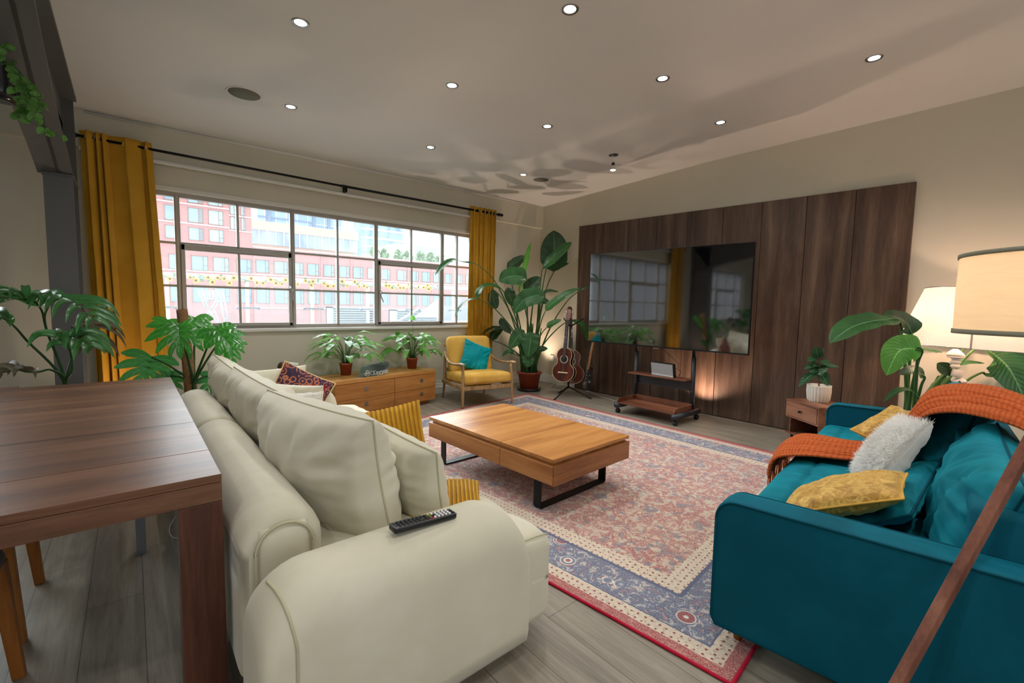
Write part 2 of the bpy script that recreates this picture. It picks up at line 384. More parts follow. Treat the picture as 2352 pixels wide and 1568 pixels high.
# ---- windows
def window(name, xs, thick, casements, x0, x1, detail=True):
    root = thing(name, '', '', ((x0+x1)/2, YW+.1, WZ0)); del root['label'], root['category']; struct(root)
    yf = YW+.10
    b = MB()
    for z in (1.02, 2.385): b.bb((x0, yf-.03, z-.025), (x1, yf+.03, z+.025))
    b.bb((x0, yf-.03, 1.0), (x0+.03, yf+.03, 2.4)); b.bb((x1-.03, yf-.03, 1.0), (x1, yf+.03, 2.4))
    for x in xs:
        t = .024 if x in thick else .012
        inc = [c for c in casements if c[0] < x < c[1]]
        b.bb((x-t, yf-.03, 1.9 if inc else 1.02), (x+t, yf+.03, 2.38))
        b.bb((x-t*.45, yf-.045, 1.9 if inc else 1.02), (x+t*.45, yf-.03, 2.38))
    edges = [x0]+xs+[x1]
    for a, c in zip(edges, edges[1:]):
        inc = any(k[0]-.01 <= a and c <= k[1]+.01 for k in casements)
        b.bb((a, yf-.02, 1.895-.012), (c, yf+.02, 1.895+.012))
        if not inc: b.bb((a, yf-.02, 1.455-.012), (c, yf+.02, 1.455+.012))
    b.build('window_frame', M_frame, root, bevel=.004)
    for k in casements:
        cs = MB(); a, c = k[0]+.02, k[1]-.02; z0, z1 = 1.03, 1.885; w_ = .035; ym = yf-.03
        cs.bb((a, ym-.02, z0), (a+w_, ym+.02, z1)); cs.bb((c-w_, ym-.02, z0), (c, ym+.02, z1)); cs.bb((a, ym-.02, z0), (c, ym+.02, z0+w_)); cs.bb((a, ym-.02, z1-.06), (c, ym+.02, z1))
        mid = k[2]; cs.bb((mid-.012, ym-.012, z0), (mid+.012, ym+.012, z1)); cs.bb((a, ym-.012, 1.443), (c, ym+.012, 1.467))
        co = cs.build('casement', M_frame, root, bevel=.004)
        h = MB(); hx = c-.018 if k[3] > 0 else a+.018
        h.box((hx, ym-.03, 1.47), (.022, .02, .06), None, .004); h.tube([(hx, ym-.035, 1.48), (hx, ym-.075, 1.475), (hx+.012*k[3], ym-.08, 1.42), (hx+.03*(1 if k[3] < 0 else .4), ym-.07, 1.33)], [.009, .008, .008, .006], 8, 10)
        h.build('window_handle', M_chrome, co)
        v = MB(); vx = k[2]
        s_ = -1 if k[3] > 0 else 1
        v.bb((vx-.02-.10*(s_ < 0), ym-.032, 1.842), (vx+.36*(1 if s_ < 0 else -1)+(.0 if s_ < 0 else 0), ym-.02, 1.864)) if s_ < 0 else v.bb((a+.05, ym-.032, 1.842), (vx+.1, ym-.02, 1.864))
        v.build('trickle_vent', plain('pale_vent', (165, 162, 158), .4), co)
    g = MB(); g.bb((x0+.01, yf-.003, 1.02), (x1-.01, yf+.003, 2.38)); g.build('window_glass', M_glass, root)
    s_ = MB(); s_.bb((x0-.03, YW-.035, .965), (x1+.03, YW+.16, 1.0)); s_.build('window_sill', M_white, root, bevel=.008)
    r_ = MB(); r_.bb((x0, YW+.0, WZ1-.006), (x1, YW+.10, WZ1)); r_.bb((x0-.0, YW-.006, WZ1), (x1, YW, WZ1+.03)); r_.build('window_reveal', M_white, root)
    return root
window('window_1', [.40, .94, 1.50, 2.03, 2.54, 3.06, 3.57, 3.83, 4.08], (.40, 1.50, 2.54, 3.57), [(.40, 1.50, .94, 1), (2.54, 3.57, 3.06, -1)], W1a, W1b)
window('window_2', [-3.6, -3.05, -2.5, -1.95], (-3.6, -2.5), [(-3.6, -2.5, -3.05, 1)], W2a, W2b)
# ---- wood wall panelling behind the television
b = MB(); ys = [4.83, 4.34, 3.90, 3.44, 3.0, 2.55, 2.11, 1.67, 1.25, .81]
zt = lambda y: 2.50+.09*(y-.81)/4.0
M_panel = wood('dark_walnut_panel', ((62, 46, 37), (84, 65, 53), (112, 90, 74)), 'Z', 1.0, .42, .4, .06, 0, .85, True)
for a, c in zip(ys, ys[1:]):
    x = XW-.035; vs = [(x, c+.003, .01), (x, a-.003, .01), (x, a-.003, zt(a)), (x, c+.003, zt(c)), (XW, c+.003, .01), (XW, a-.003, .01), (XW, a-.003, zt(a)), (XW, c+.003, zt(c))]
    b.add(vs, [(0, 1, 2, 3)[::-1], (4, 5, 6, 7), (0, 1, 5, 4), (1, 2, 6, 5), (2, 3, 7, 6), (3, 0, 4, 7)])
for y in ys[1:-1]: pass
b.bb((XW-.022, .812, .012), (XW-.0005, 4.828, 2.49))
tag(b.build('wall_panelling', M_panel, bevel=.0015), 'tall dark walnut board panelling fixed to the wall behind the television', 'wall panelling')
# ---- recessed downlights and ceiling speakers
M_lamp_white = emis('downlight_glow', (235, 255, 250), 14.0)
M_ring = plain('brushed_ring', (150, 150, 146), 0.3, 0.9)
def downlight(px, py, label):
    z = 3.0
    for _ in range(4): p = atz(px, py, z); z = ceil_z(p.x, p.y)
    r = thing('recessed_downlight', label, 'ceiling light', (p.x, p.y, z), 0, 'round downlights in the ceiling')
    b = MB(); b.lathe([(.034, -.0005), (.036, -.003), (.050, -.005), (.052, 0.0), (.052, .004)]); b.build('trim_ring', M_ring, r, world=False)
    b = MB(); b.lathe([(.0, -.0035), (.020, -.003), (.035, -.0015)], n=20); b.build('lens', M_lamp_white, r, world=False)
    spot('downlight_beam', (p.x, p.y, z-.02), 26, (1.0, .975, .94), 140, 1.0, .03)
    return p
DL = [(690, 52, 'bright round downlight nearest the dark steel beam, at the top left of the ceiling'), (1309, 21, 'large bright downlight at the very top middle of the ceiling'),
      (2008, 133, 'lone bright downlight at the far right, nearest the lamps'), (1038, 196, 'downlight in the middle row, second from the steel beam'),
      (1522, 180, 'downlight above and in front of the left half of the television'), (668, 245, 'small downlight just beside the large ceiling speaker grille'),
      (1257, 290, 'downlight between the hanging bulb and the middle of the ceiling'), (1655, 281, 'downlight above the television, right of the hanging bulb'),
      (989, 338, 'small downlight near the window curtain rod, over the middle of the window'), (1202, 401, 'smallest downlight beside the far ceiling speaker in the corner')]
for a in DL: downlight(*a)
M_grille = paint('speaker_grille_grey', (118, 117, 104), 6, .8)
def cspeaker(px, py, rad, label):
    z = 3.0
    for _ in range(4): p = atz(px, py, z); z = ceil_z(p.x, p.y)
    r = thing('ceiling_speaker', label, 'speaker', (p.x, p.y, z), 0, 'round speakers in the ceiling')
    b = MB(); b.lathe([(rad*.86, -.004), (rad*.9, -.007), (rad*.98, -.006), (rad, 0), (rad, .01)]); b.build('rim', M_ceil, r, world=False)
    b = MB(); b.lathe([(0, -.0045), (rad*.86, -.004), (rad*.86, .01)]); b.build('grille', M_grille, r, world=False)
cspeaker(561, 215, .135, 'large round grey ceiling speaker nearest the steel beam')
cspeaker(1243, 412, .125, 'round grey ceiling speaker in the far corner above the tall plant')
# hanging bulb
z = 3.06
for _ in range(4): p = atz(1409, 356, z); z = ceil_z(p.x, p.y)
r = thing('hanging_bulb', 'bare white bulb hanging on thin wires from a dark hole in the ceiling', 'light bulb', (p.x, p.y, z))
b = MB(); b.lathe([(0, -.002), (.055, -.003), (.055, .004)]); b.build('ceiling_hole', M_black, r, world=False)
b = MB(); b.tube([(0, 0, -.002), (.01, .005, -.04), (.006, 0, -.085)], .002, 6, 8); b.tube([(-.02, 0, -.002), (-.004, .01, -.02), (.01, 0, -.03)], .003, 6, 8); b.build('wire', M_white, r, world=False)
b = MB(); b.lathe([(.004, -.08), (.014, -.088), (.02, -.10), (.02, -.112), (.012, -.118)]); b.build('socket', M_black, r, world=False)
b = MB(); b.lathe([(.014, -.117), (.016, -.135), (.03, -.165), (.031, -.172)]); b.build('bulb_body', M_white, r, world=False)
b = MB(); b.lathe([(0, -.178), (.02, -.176), (.031, -.171)]); b.build('bulb_lens', M_lamp_white, r, world=False)
spot('bulb_beam', (p.x, p.y, z-.19), 20, (1, .96, .88), 120, 1, .03)
# rest of the loft's downlights, unseen, added behind the camera and in the left bay for brightness
for x, y in ((-3.8, 3.6), (-2.2, 3.6), (-3.8, 1.4), (-2.2, 1.4), (-1.0, .4), (.6, .2), (2.1, -.4), (3.9, -.6), (.6, -1.9), (2.2, -1.9), (3.9, -1.9), (-1.4, -1.9), (-3.2, -1.6)):
    spot('downlight_beam', (x, y, ceil_z(x, y)-.02), 26, (1.0, .975, .94), 140, 1.0, .03)
# ---- curtain rod, blind track, curtains
r = thing('curtain_rod', 'long thin black curtain rod above the window', 'curtain rod', (2.08, 5.6, 2.73))
b = MB(); b.tube([(-.33, 5.6, 2.735), (2.0, 5.6, 2.725)], .0125, 10); b.tube([(2.0, 5.6, 2.725), (4.46, 5.6, 2.735)], .015, 10); b.build('rod', M_metal_black, r)
b = MB(); b.cyl((4.44, 5.6, 2.735), (4.52, 5.6, 2.735), .024, 12); b.build('finial', M_metal_black, r)
b = MB(); b.box((-.33, 5.6, 2.735), (.05, .04, .035), None, .006); b.build('end_bracket', M_metal_black, r)
for x in (2.06,):
    b = MB(); b.bb((x-.01, 5.59, 2.66), (x+.01, 5.68, 2.70)); b.bb((x-.012, 5.59, 2.67), (x+.012, 5.61, 2.74)); b.bb((x-.012, 5.665, 2.64), (x+.012, 5.68, 2.76)); b.build('bracket', M_metal_black, r)
b = MB(); b.bb((-.30, YW-.115, 2.625), (4.12, YW-.075, 2.655), bev=.004)
for x in (.5, 1.3, 2.1, 2.9, 3.7): b.bb((x, YW-.12, 2.615), (x+.03, YW-.11, 2.63))
tag(b.build('blind_track', M_white), 'slim white vertical blind track fixed under the curtain rod', 'blind track')
M_curt = fabric('mustard_velvet_curtain', (188, 140, 42), 10, .4, .1, 300, .85, 2.0, (200, 153, 54), (235, 200, 110))
_lay = M_curt.node_tree
def curtain(label, xt, xb, bottom, folds, seed, y0=5.6, warp=None):
    """xt = (left,right) at the rod, xb at the hem; folds = list of (phase, amp) from a smooth wave"""
    r = thing('curtain', label, 'curtain', ((xt[0]+xt[1])/2, y0, bottom), 0, 'mustard curtains on the black rod')
    random.seed(seed); n = 150; amps = [random.uniform(.6, 1.15) for _ in range(folds+2)]; offs = [random.uniform(-.3, .3) for _ in range(folds+2)]
    top = 2.79
    def fn(u, v):
        z = bottom+(top-bottom)*v; L = xb[0]+(xt[0]-xb[0])*v; Rr = xb[1]+(xt[1]-xb[1])*v
        k = u*folds
        if warp:
            for j in range(folds):
                if warp[j] <= u <= warp[j+1]: k = j+(u-warp[j])/(warp[j+1]-warp[j])
        i = min(int(k), folds); a = amps[i]*(1-(k-i))+amps[i+1]*(k-i); o = offs[i]*(1-(k-i))+offs[i+1]*(k-i)
        ph = 2*PI*(k+o*(.6+.4*v)); amp = .045*a*(.75+.45*(1-v))
        nz = noise.noise(Vector((u*6, v*3.5, seed)))*.02*(1-v*.7)
        wr = noise.noise(Vector((u*5, v*26, seed+7)))*.006
        return (L+(Rr-L)*u+.018*math.sin(ph*2+1)*a, y0+math.sin(ph)*amp+nz+wr, z)
    b = MB(); b.grid(fn, n, 60)
    o = b.build('drape', M_curt, r); s_ = o.modifiers.new('solid', 'SOLIDIFY'); s_.thickness = .004
    for k in range(folds):
        b = MB(); x = xt[0]+(xt[1]-xt[0])*((warp[k]+warp[k+1])/2 if warp else (k+.5)/folds); z = 2.735
        b.tube([(x+.012*math.sin(a*PI/8)*.4, y0+.024*math.cos(a*PI/8)+.0, z+.024*math.sin(a*PI/8)) for a in range(17)], .004, 6, cap=False); b.build('eyelet', M_chrome, r)
curtain('wide mustard velvet curtain hanging at the left of the window beside the steel column', (-.28, .21), (-.25, .30), .05, 5, 3, 5.6, [0, .12, .24, .36, .80, 1])
curtain('narrow mustard curtain hanging at the right of the window behind the armchair', (3.93, 4.39), (3.90, 4.33), .05, 6, 12, 5.6, [0, .14, .42, .58, .72, .86, 1])
# ================================================================== OUTSIDE THE WINDOW
def brickmat(name, c, c2, sx=.28, sy=.08):
    t = NT(name); v = t.coord('Object', (1, 1, 1), (PI/2, 0, 0))
    br = t.node('ShaderNodeTexBrick', {'Vector': v, 'Color1': rgba(c), 'Color2': rgba(c2), 'Mortar': rgba(tuple(x+18 for x in c)), 'Scale': 1.0, 'Mortar Size': .012, 'Brick Width': sx, 'Row Height': sy})
    n = t.noise(t.coord(), .25, 3); t.set(Base_Color=t.mix(t.math('MULTIPLY', (n, 0), .25), (br, 0), rgba((225, 200, 195))), Roughness=.9); return t.m
M_brick = brickmat('hazed_red_brick', (192, 138, 134), (182, 124, 122))  # washed pink tone: outdoor haze is put into the brick colour
M_brick2 = brickmat('red_brick', (186, 124, 120), (176, 112, 108))  # haze is put into this brick colour as well
M_band = plain('white_stone_band', (232, 230, 230), .8)
M_pane = NT('sky_painted_glass'); _n = M_pane.noise(M_pane.coord('Object', (.3, .3, .15)), .9, 2)  # pale blue patches paint the reflected sky into the pane colour
M_pane.set(Base_Color=M_pane.ramp(_n, [(.35, rgba((130, 160, 180))), (.65, rgba((178, 203, 222)))]), Roughness=.12, Specular_IOR_Level=.6); M_pane = M_pane.m
M_wframe = plain('bronze_window_frame', (150, 125, 105), .5)
K = 60.0/22.0; YF = 60.0
def E3(x, z): return (x*K, CAM.z+(z-CAM.z)*K)
def bwin(parent, x0, z0, x1, z1, split=.72, louvre=False, y=YF):
    (X0, Z0), (X1, Z1) = E3(x0, z0), E3(x1, z1)
    f = MB(); t = .05; yy = y-.02
    for a, c in (((X0, Z0), (X1, Z0+t)), ((X0, Z1-t), (X1, Z1)), ((X0, Z0), (X0+t, Z1)), ((X1-t, Z0), (X1, Z1))): f.bb((a[0], yy-.06, a[1]), (c[0], yy+.06, c[1]))
    xs = X0+(X1-X0)*split; f.bb((xs-t/2, yy-.06, Z0), (xs+t/2, yy+.06, Z1)); f.bb((xs, yy-.06, Z0+(Z1-Z0)*.35), (X1, yy+.06, Z0+(Z1-Z0)*.35+t))
    if louvre:
        for k in range(9): f.bb((xs, yy-.07, Z0+(Z1-Z0)*(.04+k*.105)), (X1, yy-.01, Z0+(Z1-Z0)*(.04+k*.105)+.05))
    o = f.build('window', M_wframe, parent)
    g = MB(); g.bb((X0+.02, yy-.01, Z0+.02), (X1-.02, yy+.03, Z1-.02)); g.build('pane', M_pane, o)
    return o
bl = thing('brick_building', 'long low red brick building with a row of large windows across the street', 'building', (28, YF, -9))
b = MB()
xl, xr = E3(4.07, 0)[0], E3(15.6, 0)[0]; zt_ = E3(0, 3.64)[1]
b.bb((xl, YF, -9), (xr, YF+12, zt_))
for x in (5.62, 6.9, 8.3, 9.85, 11.35, 12.8, 14.4): X = E3(x, 0)[0]; b.bb((X-.10, YF-.12, -9), (X+.10, YF, zt_))
b.build('facade', M_brick, bl)
b = MB()
for z in (2.49, 1.05): b.bb((xl, YF-.18, E3(0, z)[1]-.06), (xr, YF, E3(0, z)[1]+.06))
b.bb((xl, YF-.2, zt_-.02), (xr, YF+12, zt_+.1)); b.build('stone_band', M_band, bl)
wins = [(4.18, 4.69), (4.89, 5.44), (5.60, 6.10), (6.28, 6.78), (7.0, 7.5), (7.72, 8.21), (8.4, 8.9), (9.12, 9.61), (9.84, 10.34), (10.72, 11.26), (11.48, 11.98), (12.19, 12.68), (12.89, 13.37), (13.65, 14.1), (14.4, 14.85), (15.05, 15.5)]
for a, c in wins:
    bwin(bl, a, 2.57, c, 3.12); bwin(bl, a, 1.25, c, 1.95)
tb = thing('brick_apartment_block', 'taller red brick apartment block with louvred windows at the left of the view outside', 'building', (5, YF, -9))
b = MB(); b.bb((-14, YF, -9), (E3(4.06, 0)[0], YF+12, E3(0, 5.9)[1])); b.build('facade', M_brick2, tb)
b = MB()
for z in (2.49, 4.34, 5.09): b.bb((-14, YF-.16, E3(0, z)[1]-.06), (E3(3.24, 0)[0], YF, E3(0, z)[1]+.06))
for z in (4.25, 4.86, 2.49): b.bb((E3(3.24, 0)[0], YF-.12, E3(0, z)[1]-.05), (E3(4.06, 0)[0], YF, E3(0, z)[1]+.05))
b.build('stone_band', M_band, tb)
for a, c in ((.30, .78), (1.12, 1.55), (1.86, 2.35), (2.53, 3.03)):
    for z0, z1 in ((3.70, 4.20), (4.40, 4.97), (5.16, 5.6)): bwin(tb, a, z0, c, z1, .70, a != 2.53)
for a, c in ((3.28, 3.53), (3.67, 3.82)):
    for z0, z1 in ((4.29, 4.81), (4.9, 5.4)): bwin(tb, a, z0, c, z1, .6)
for a, c in ((-.9, -.4), (-.2, .3), (.5, .95), (1.2, 1.7), (1.91, 2.46), (2.64, 3.19), (3.46, 4.0)):
    bwin(tb, a, 2.52, c, 3.10); bwin(tb, a, 1.25, c, 1.95)
# beige parapet building, round tower, glass tower, pale roof block
k2 = 85.0/30.0
bg_ = thing('beige_building', 'beige flat roofed building with a glazed top storey behind the brick one', 'building', (25, 85, -9))
b = MB(); b.bb((15.4, 85, 13.3), (33.6, 95, 14.8)); b.bb((14.8, 86, -9), (33.2, 94, 11)); b.build('parapet', paint('beige_render', (205, 190, 170)), bg_)
b = MB(); b.bb((15.4, 85.2, 11.0), (33.4, 94.5, 13.3)); b.build('glazed_storey', M_pane, bg_)
b = MB()
for i in range(15): b.bb((15.4+i*1.27, 85.05, 11), (15.55+i*1.27, 85.25, 13.3))
b.build('mullions', M_band, bg_)
def towmat(name, c1, c2, sx, sz):
    t = NT(name); v = t.coord('Object', (1, 1, 1), (PI/2, 0, 0))
    br = t.node('ShaderNodeTexBrick', {'Vector': v, 'Color1': rgba(c1), 'Color2': rgba(c2), 'Mortar': rgba((225, 232, 240)), 'Scale': 1.0, 'Mortar Size': .14, 'Brick Width': sx, 'Row Height': sz}, offset=0.0)
    t.set(Base_Color=br, Roughness=.3); return t.m
gt = thing('glass_tower', 'blue glass high rise tower with a grid of windows in the distance', 'tower', (62, 160, -9))
p0 = aty(592, 530, 160); p1 = aty(792, 540, 160)
b = MB(); b.bb((p0.x, 160, -9), (p0.x+(p1.x-p0.x)*.62, 175, 60)); b.bb((p0.x+(p1.x-p0.x)*.62, 163, -9), (p1.x, 176, 60)); b.build('glazed_shaft', towmat('tower_glass', (128, 158, 190), (168, 195, 220), 3.2, 3.1), gt)
b = MB()
for f_ in (.12, .35, .62, .8): X = p0.x+(p1.x-p0.x)*f_; b.bb((X-.5, 159.6, -9), (X+.5, 160.2, 60))
for i in range(18): b.bb((p0.x, 159.7, 3+i*3.1), (p0.x+(p1.x-p0.x)*.62, 160.1, 3.5+i*3.1))
b.build('mullions', plain('tower_dark_mullion', (120, 140, 165), .5), gt)
rt = thing('round_tower', 'distant round cornered tower with curved balconies on every floor', 'tower', (110, 200, -9))
p0 = aty(828, 560, 200); p1 = aty(942, 560, 200); cx, cy = (p0.x+p1.x)/2, 212; rx, ry = (p1.x-p0.x)/2, 11
def rr(k, s=1.0):
    a = 2*PI*k/40; c, s_ = math.cos(a), math.sin(a); e = .45
    return (cx+math.copysign(abs(c)**e, c)*rx*s, cy+math.copysign(abs(s_)**e, s_)*ry*s)
b = MB()
for i in range(20):
    z0 = 0+i*3.9
    b.prism([(rr(k)[0], rr(k)[1]) for k in range(40)], Matrix.Translation((0, 0, z0)), .9)
b.build('balconies', plain('tower_white', (222, 226, 232), .7), rt)
b = MB(); b.prism([rr(k, .94) for k in range(40)], Matrix.Translation((0, 0, -9)), 86); b.bb((p0.x-2, 203, -9), (p0.x+2.5, 222, 76)); b.build('glazed_shaft', M_pane, rt)
pb = thing('pale_roof_block', 'pale concrete block standing on the roof of the brick building behind small trees', 'building', (42, 72, 8))
q0 = aty(907, 588, 70); q1 = aty(948, 592, 70); q2 = aty(1007, 600, 70)
b = MB(); b.bb((q0.x, 70, 7), (q1.x, 78, aty(925, 561, 70).z)); b.bb((q1.x-1.2, 68.5, 7), (q1.x-.4, 69.5, aty(925, 561, 70).z+1.6)); b.build('white_block', plain('white_render', (232, 230, 226), .8), pb)
b = MB(); b.bb((q1.x, 70.5, 7), (q2.x, 78, aty(950, 562, 70).z)); b.build('grey_block', brickmat('grey_cladding', (180, 180, 180), (170, 172, 174), 1.2, 1.2), pb)
M_tree = paint('rooftop_tree_green', (150, 180, 140), 30, .9)
random.seed(5)
tr_lab = ['rooftop tree at the left end of the row on the brick roof', 'rooftop tree next to the round tower', 'rooftop tree in front of the white block', 'rooftop tree before the join of the two pale blocks', 'rooftop tree in front of the grey block', 'rooftop tree past the right end of the grey block', 'last rooftop tree to the right, near the curtain']
for i, px_ in enumerate((858, 882, 915, 938, 965, 990, 1012)):
    q = aty(px_, 597, 66); b = MB()
    for k in range(90):
        a, h_ = random.uniform(0, 2*PI), random.uniform(0, 1); rad = .78*math.sin(PI*min(1, h_*.9+.1))**.6*random.uniform(.3, 1)
        c = Vector((q.x+rad*math.cos(a), 66+rad*math.sin(a), zt_+.5+h_*1.7)); s_ = .32
        d1 = Vector([random.uniform(-1, 1) for _ in range(3)]).normalized()*s_; d2 = Vector([random.uniform(-1, 1) for _ in range(3)]).normalized()*s_
        b.add([c-d1, c+d2, c+d1, c-d2], [(0, 1, 2, 3)])
    b.tube([(q.x, 66, zt_+.11), (q.x, 66, zt_+1.8)], .07, 6)
    tag(b.build('rooftop_tree', M_tree), tr_lab[i], 'tree', 'small trees along the brick roof')
b = MB(); b.bb((-120, 30, -9.5), (220, 320, -9)); o = b.build('street_ground', plain('pale_street', (185, 185, 185), .9)); struct(o)
# terrace
M_deck = paint('pale_terrace_paving', (150, 152, 156), 12, .8)
b = MB(); b.bb((-9, YW+.28, .25), (12, 9.1, .35)); o = b.build('terrace_deck', M_deck); struct(o)
M_tglass = NT('terrace_glass'); _a = M_tglass.node('ShaderNodeBsdfTransparent', {'Color': (.93, .96, .97, 1)}); _b = M_tglass.node('ShaderNodeBsdfDiffuse', {'Color': (.8, .86, .9, 1)})
_c = M_tglass.node('ShaderNodeMixShader', {'Fac': .09}); M_tglass.t.links.new(_a.outputs[0], _c.inputs[1]); M_tglass.t.links.new(_b.outputs[0], _c.inputs[2]); M_tglass.t.links.new(_c.outputs[0], M_tglass.n['Material Output'].inputs[0]); M_tglass = M_tglass.m
M_rail = plain('white_grey_rail', (205, 212, 218), .35, .2)
br_ = thing('balustrade', 'glass terrace balustrade with a round pale handrail outside the window', 'balustrade', (2, 8.5, .35))
b = MB(); b.tube([(-6, 8.5, 1.67), (10, 8.5, 1.70)], .038, 12); b.build('handrail', M_rail, br_)
px_posts = [-2.7, -1.65, -.6, .43, 1.48, 2.5, 3.53, 4.47, 5.5, 6.5]
for x in px_posts:
    b = MB(); b.bb((x-.022, 8.47, .35), (x+.022, 8.53, 1.63)); b.build('post', plain('cream_post', (225, 226, 215), .5) if x == px_posts[0] else bpy.data.materials['cream_post'], br_)
    b = MB()
    for z in (.6, 1.2): b.bb((x-.14, 8.44, z-.015), (x+.14, 8.47, z+.015)); b.cyl((x-.15, 8.42, z), (x-.15, 8.47, z), .022, 10); b.cyl((x+.15, 8.42, z), (x+.15, 8.47, z), .022, 10)
    b.build('glass_clamp', plain('clamp_grey', (135, 145, 152), .4, .5) if x == px_posts[0] else bpy.data.materials['clamp_grey'], br_)
for a, c in zip(px_posts, px_posts[1:]):
    b = MB(); b.bb((a+.08, 8.425, .42), (c-.08, 8.437, 1.53)); b.build('glass_panel', M_tglass, br_)
# sunflower garland
M_petal = plain('sunflower_petal', (246, 196, 92), .7); M_disc = plain('sunflower_disc', (110, 66, 32), .9); M_gleaf = plain('garland_leaf', (120, 160, 120), .7)
b = MB(); random.seed(11); pts = []
for i in range(60): x = .1+i*.09; pts.append((x, 8.5+.045*math.cos(i*1.1), 1.68+.045*math.sin(i*1.1)))
b.tube(pts, .006, 5)
for i in range(70):
    x = random.uniform(.15, 5.2); c = Vector((x, 8.44, 1.68+random.uniform(-.06, .06))); d1 = Vector((random.uniform(-.03, .03), -.02, random.uniform(-.04, .04))); d2 = Vector((.02, -.01, .015)); b.add([c-d1, c+d2, c+d1, c-d2], [(0, 1, 2, 3)])
tag(b.build('leaf_garland', M_gleaf), 'thin leafy garland string wound along the terrace handrail', 'garland')
fx = [(365, 633), (390, 640), (437, 637), (450, 644), (478, 637), (488, 648), (500, 638), (515, 640), (527, 650), (537, 638), (577, 639), (590, 649), (604, 650), (622, 642), (634, 650), (648, 652), (656, 643), (684, 653), (702, 645), (715, 655), (719, 646), (744, 651), (753, 657), (766, 657), (786, 646), (798, 656), (815, 647), (825, 658), (836, 657), (843, 660), (887, 656), (894, 656), (901, 661), (915, 654), (919, 661), (927, 661), (938, 653), (943, 662), (961, 659), (973, 660), (982, 655), (985, 664), (989, 661)]
proto = None
seg = lambda x: ('far left' if x < 420 else 'left casement' if x < 560 else 'second pane' if x < 670 else 'middle left pane' if x < 775 else 'middle right pane' if x < 868 else 'right casement' if x < 950 else 'right end')
cnt = {}
for i, (px_, py_) in enumerate(fx):
    q = aty(px_, py_, 8.43); s_ = seg(px_); cnt[s_] = cnt.get(s_, 0)+1
    tot = sum(1 for a in fx if seg(a[0]) == s_)
    od = ['leftmost', 'second', 'third', 'fourth', 'fifth', 'sixth', 'seventh', 'eighth', 'ninth', 'tenth', 'eleventh']
    ordn = 'only' if tot == 1 else 'rightmost' if cnt[s_] == tot else od[cnt[s_]-1] + ('' if cnt[s_] == 1 else ' from left')
    lab = f'{ordn} sunflower on the terrace rail in the {s_} of the window'
    if proto is None:
        proto = thing('sunflower', lab, 'artificial flower', q, 0, 'sunflowers on the terrace handrail')
        b = MB()
        for k in range(12):
            a = k*PI/6; d_ = Vector((math.cos(a), 0, math.sin(a))); n_ = Vector((-math.sin(a), 0, math.cos(a)))
            b.add([d_*.012, d_*.034+n_*.010+Vector((0, .008, 0)), d_*.052, d_*.034-n_*.010+Vector((0, .008, 0))], [(0, 1, 2, 3)])
        b.build('petals', M_petal, proto, world=False)
        b = MB(); b.lathe([(0, .006), (.014, .004), (.019, 0)], n=12, M=Matrix.Rotation(PI/2, 4, 'X')); b.build('flower_disc', M_disc, proto, world=False); o = proto
    else: o = dup(proto, q, None, lab)
    random.seed(i); o.rotation_euler = (random.uniform(-.5, .5), random.uniform(-.6, .6), random.uniform(-.6, .6)); s_ = random.uniform(.85, 1.1); o.scale = (s_, s_, s_)
# terrace furniture
M_tw = plain('white_terrace_furniture', (190, 194, 202), .5)
def louvre_box(label, x0, x1, y, z1):
    r = thing('louvred_screen', label, 'screen', ((x0+x1)/2, y, .35), 0, 'white louvred boxes on the terrace')
    b = MB(); b.bb((x0, y, .35), (x0+.03, y+.35, z1)); b.bb((x1-.03, y, .35), (x1, y+.35, z1)); b.bb((x0, y+.3, .35), (x1, y+.35, z1)); b.bb((x0, y, z1-.03), (x1, y+.35, z1)); b.build('box', M_tw, r)
    b = MB(); z = .4
    while z < z1-.05: b.bb((x0+.03, y+.01, z), (x1-.03, y+.03, z+.022)); z += .045
    b.build('slats', M_tw, r)
louvre_box('white slatted box on the terrace behind the middle panes', 2.9, 3.85, 8.66, 1.24)
louvre_box('white slatted box on the terrace behind the right casement', 4.2, 5.2, 8.66, 1.20)
r = thing('drying_rack', 'white folding ladder rack standing on the terrace behind the left casement', 'ladder rack', (.95, 7.6, .35))
b = MB(); F = lambda px_, py_: aty(px_, py_, 7.6)
for a, c in (((466, 668), (466, 686)), ((470, 668), (512, 670)), ((466, 685), (508, 687)), ((470, 668), (460, 668)), ((512, 670), (512, 687)), ((463, 668), (480, 712)), ((480, 712), (466, 752)), ((505, 687), (492, 712)), ((492, 712), (508, 752)), ((480, 712), (508, 752)), ((492, 712), (468, 752)), ((512, 670), (528, 752)), ((505, 690), (520, 752)), ((516, 690), (512, 691)), ((520, 712), (511, 712)), ((524, 732), (514, 732)), ((478, 668), (478, 686)), ((490, 669), (490, 686)), ((500, 669), (500, 686))):
    b.tube([F(*a), F(*c)], .011, 6)
    if a[1] < 690: b.tube([F(*a)+Vector((0, .35, 0)), F(*c)+Vector((0, .35, 0))], .011, 6)
for x in (466, 508, 520, 528):
    q = F(x, 752); b.tube([q, (q.x+(x-490)*.002, q.y, .355)], .011, 6); b.tube([q+Vector((0, .35, 0)), (q.x+(x-490)*.002, q.y+.35, .355)], .011, 6)
b.build('frame', M_tw, r)
r = thing('terrace_table', 'sloping white folded panel leaning on a low white box outside the right casement', 'terrace furniture', (5.0, 7.4, .35))
b = MB(); q = [aty(955, 722, 7.6), aty(1008, 677, 7.6)]
b.bb((3.9, 7.3, .35), (5.6, 8.0, .98)); b.build('low_box', M_tw, r, bevel=.01)
b = MB(); b.tube([aty(905, 745, 7.2), aty(962, 708, 7.2)], .02, 6); b.tube([aty(925, 748, 7.2), aty(975, 715, 7.2)], .02, 6); b.build('fold_arms', M_tw, r)
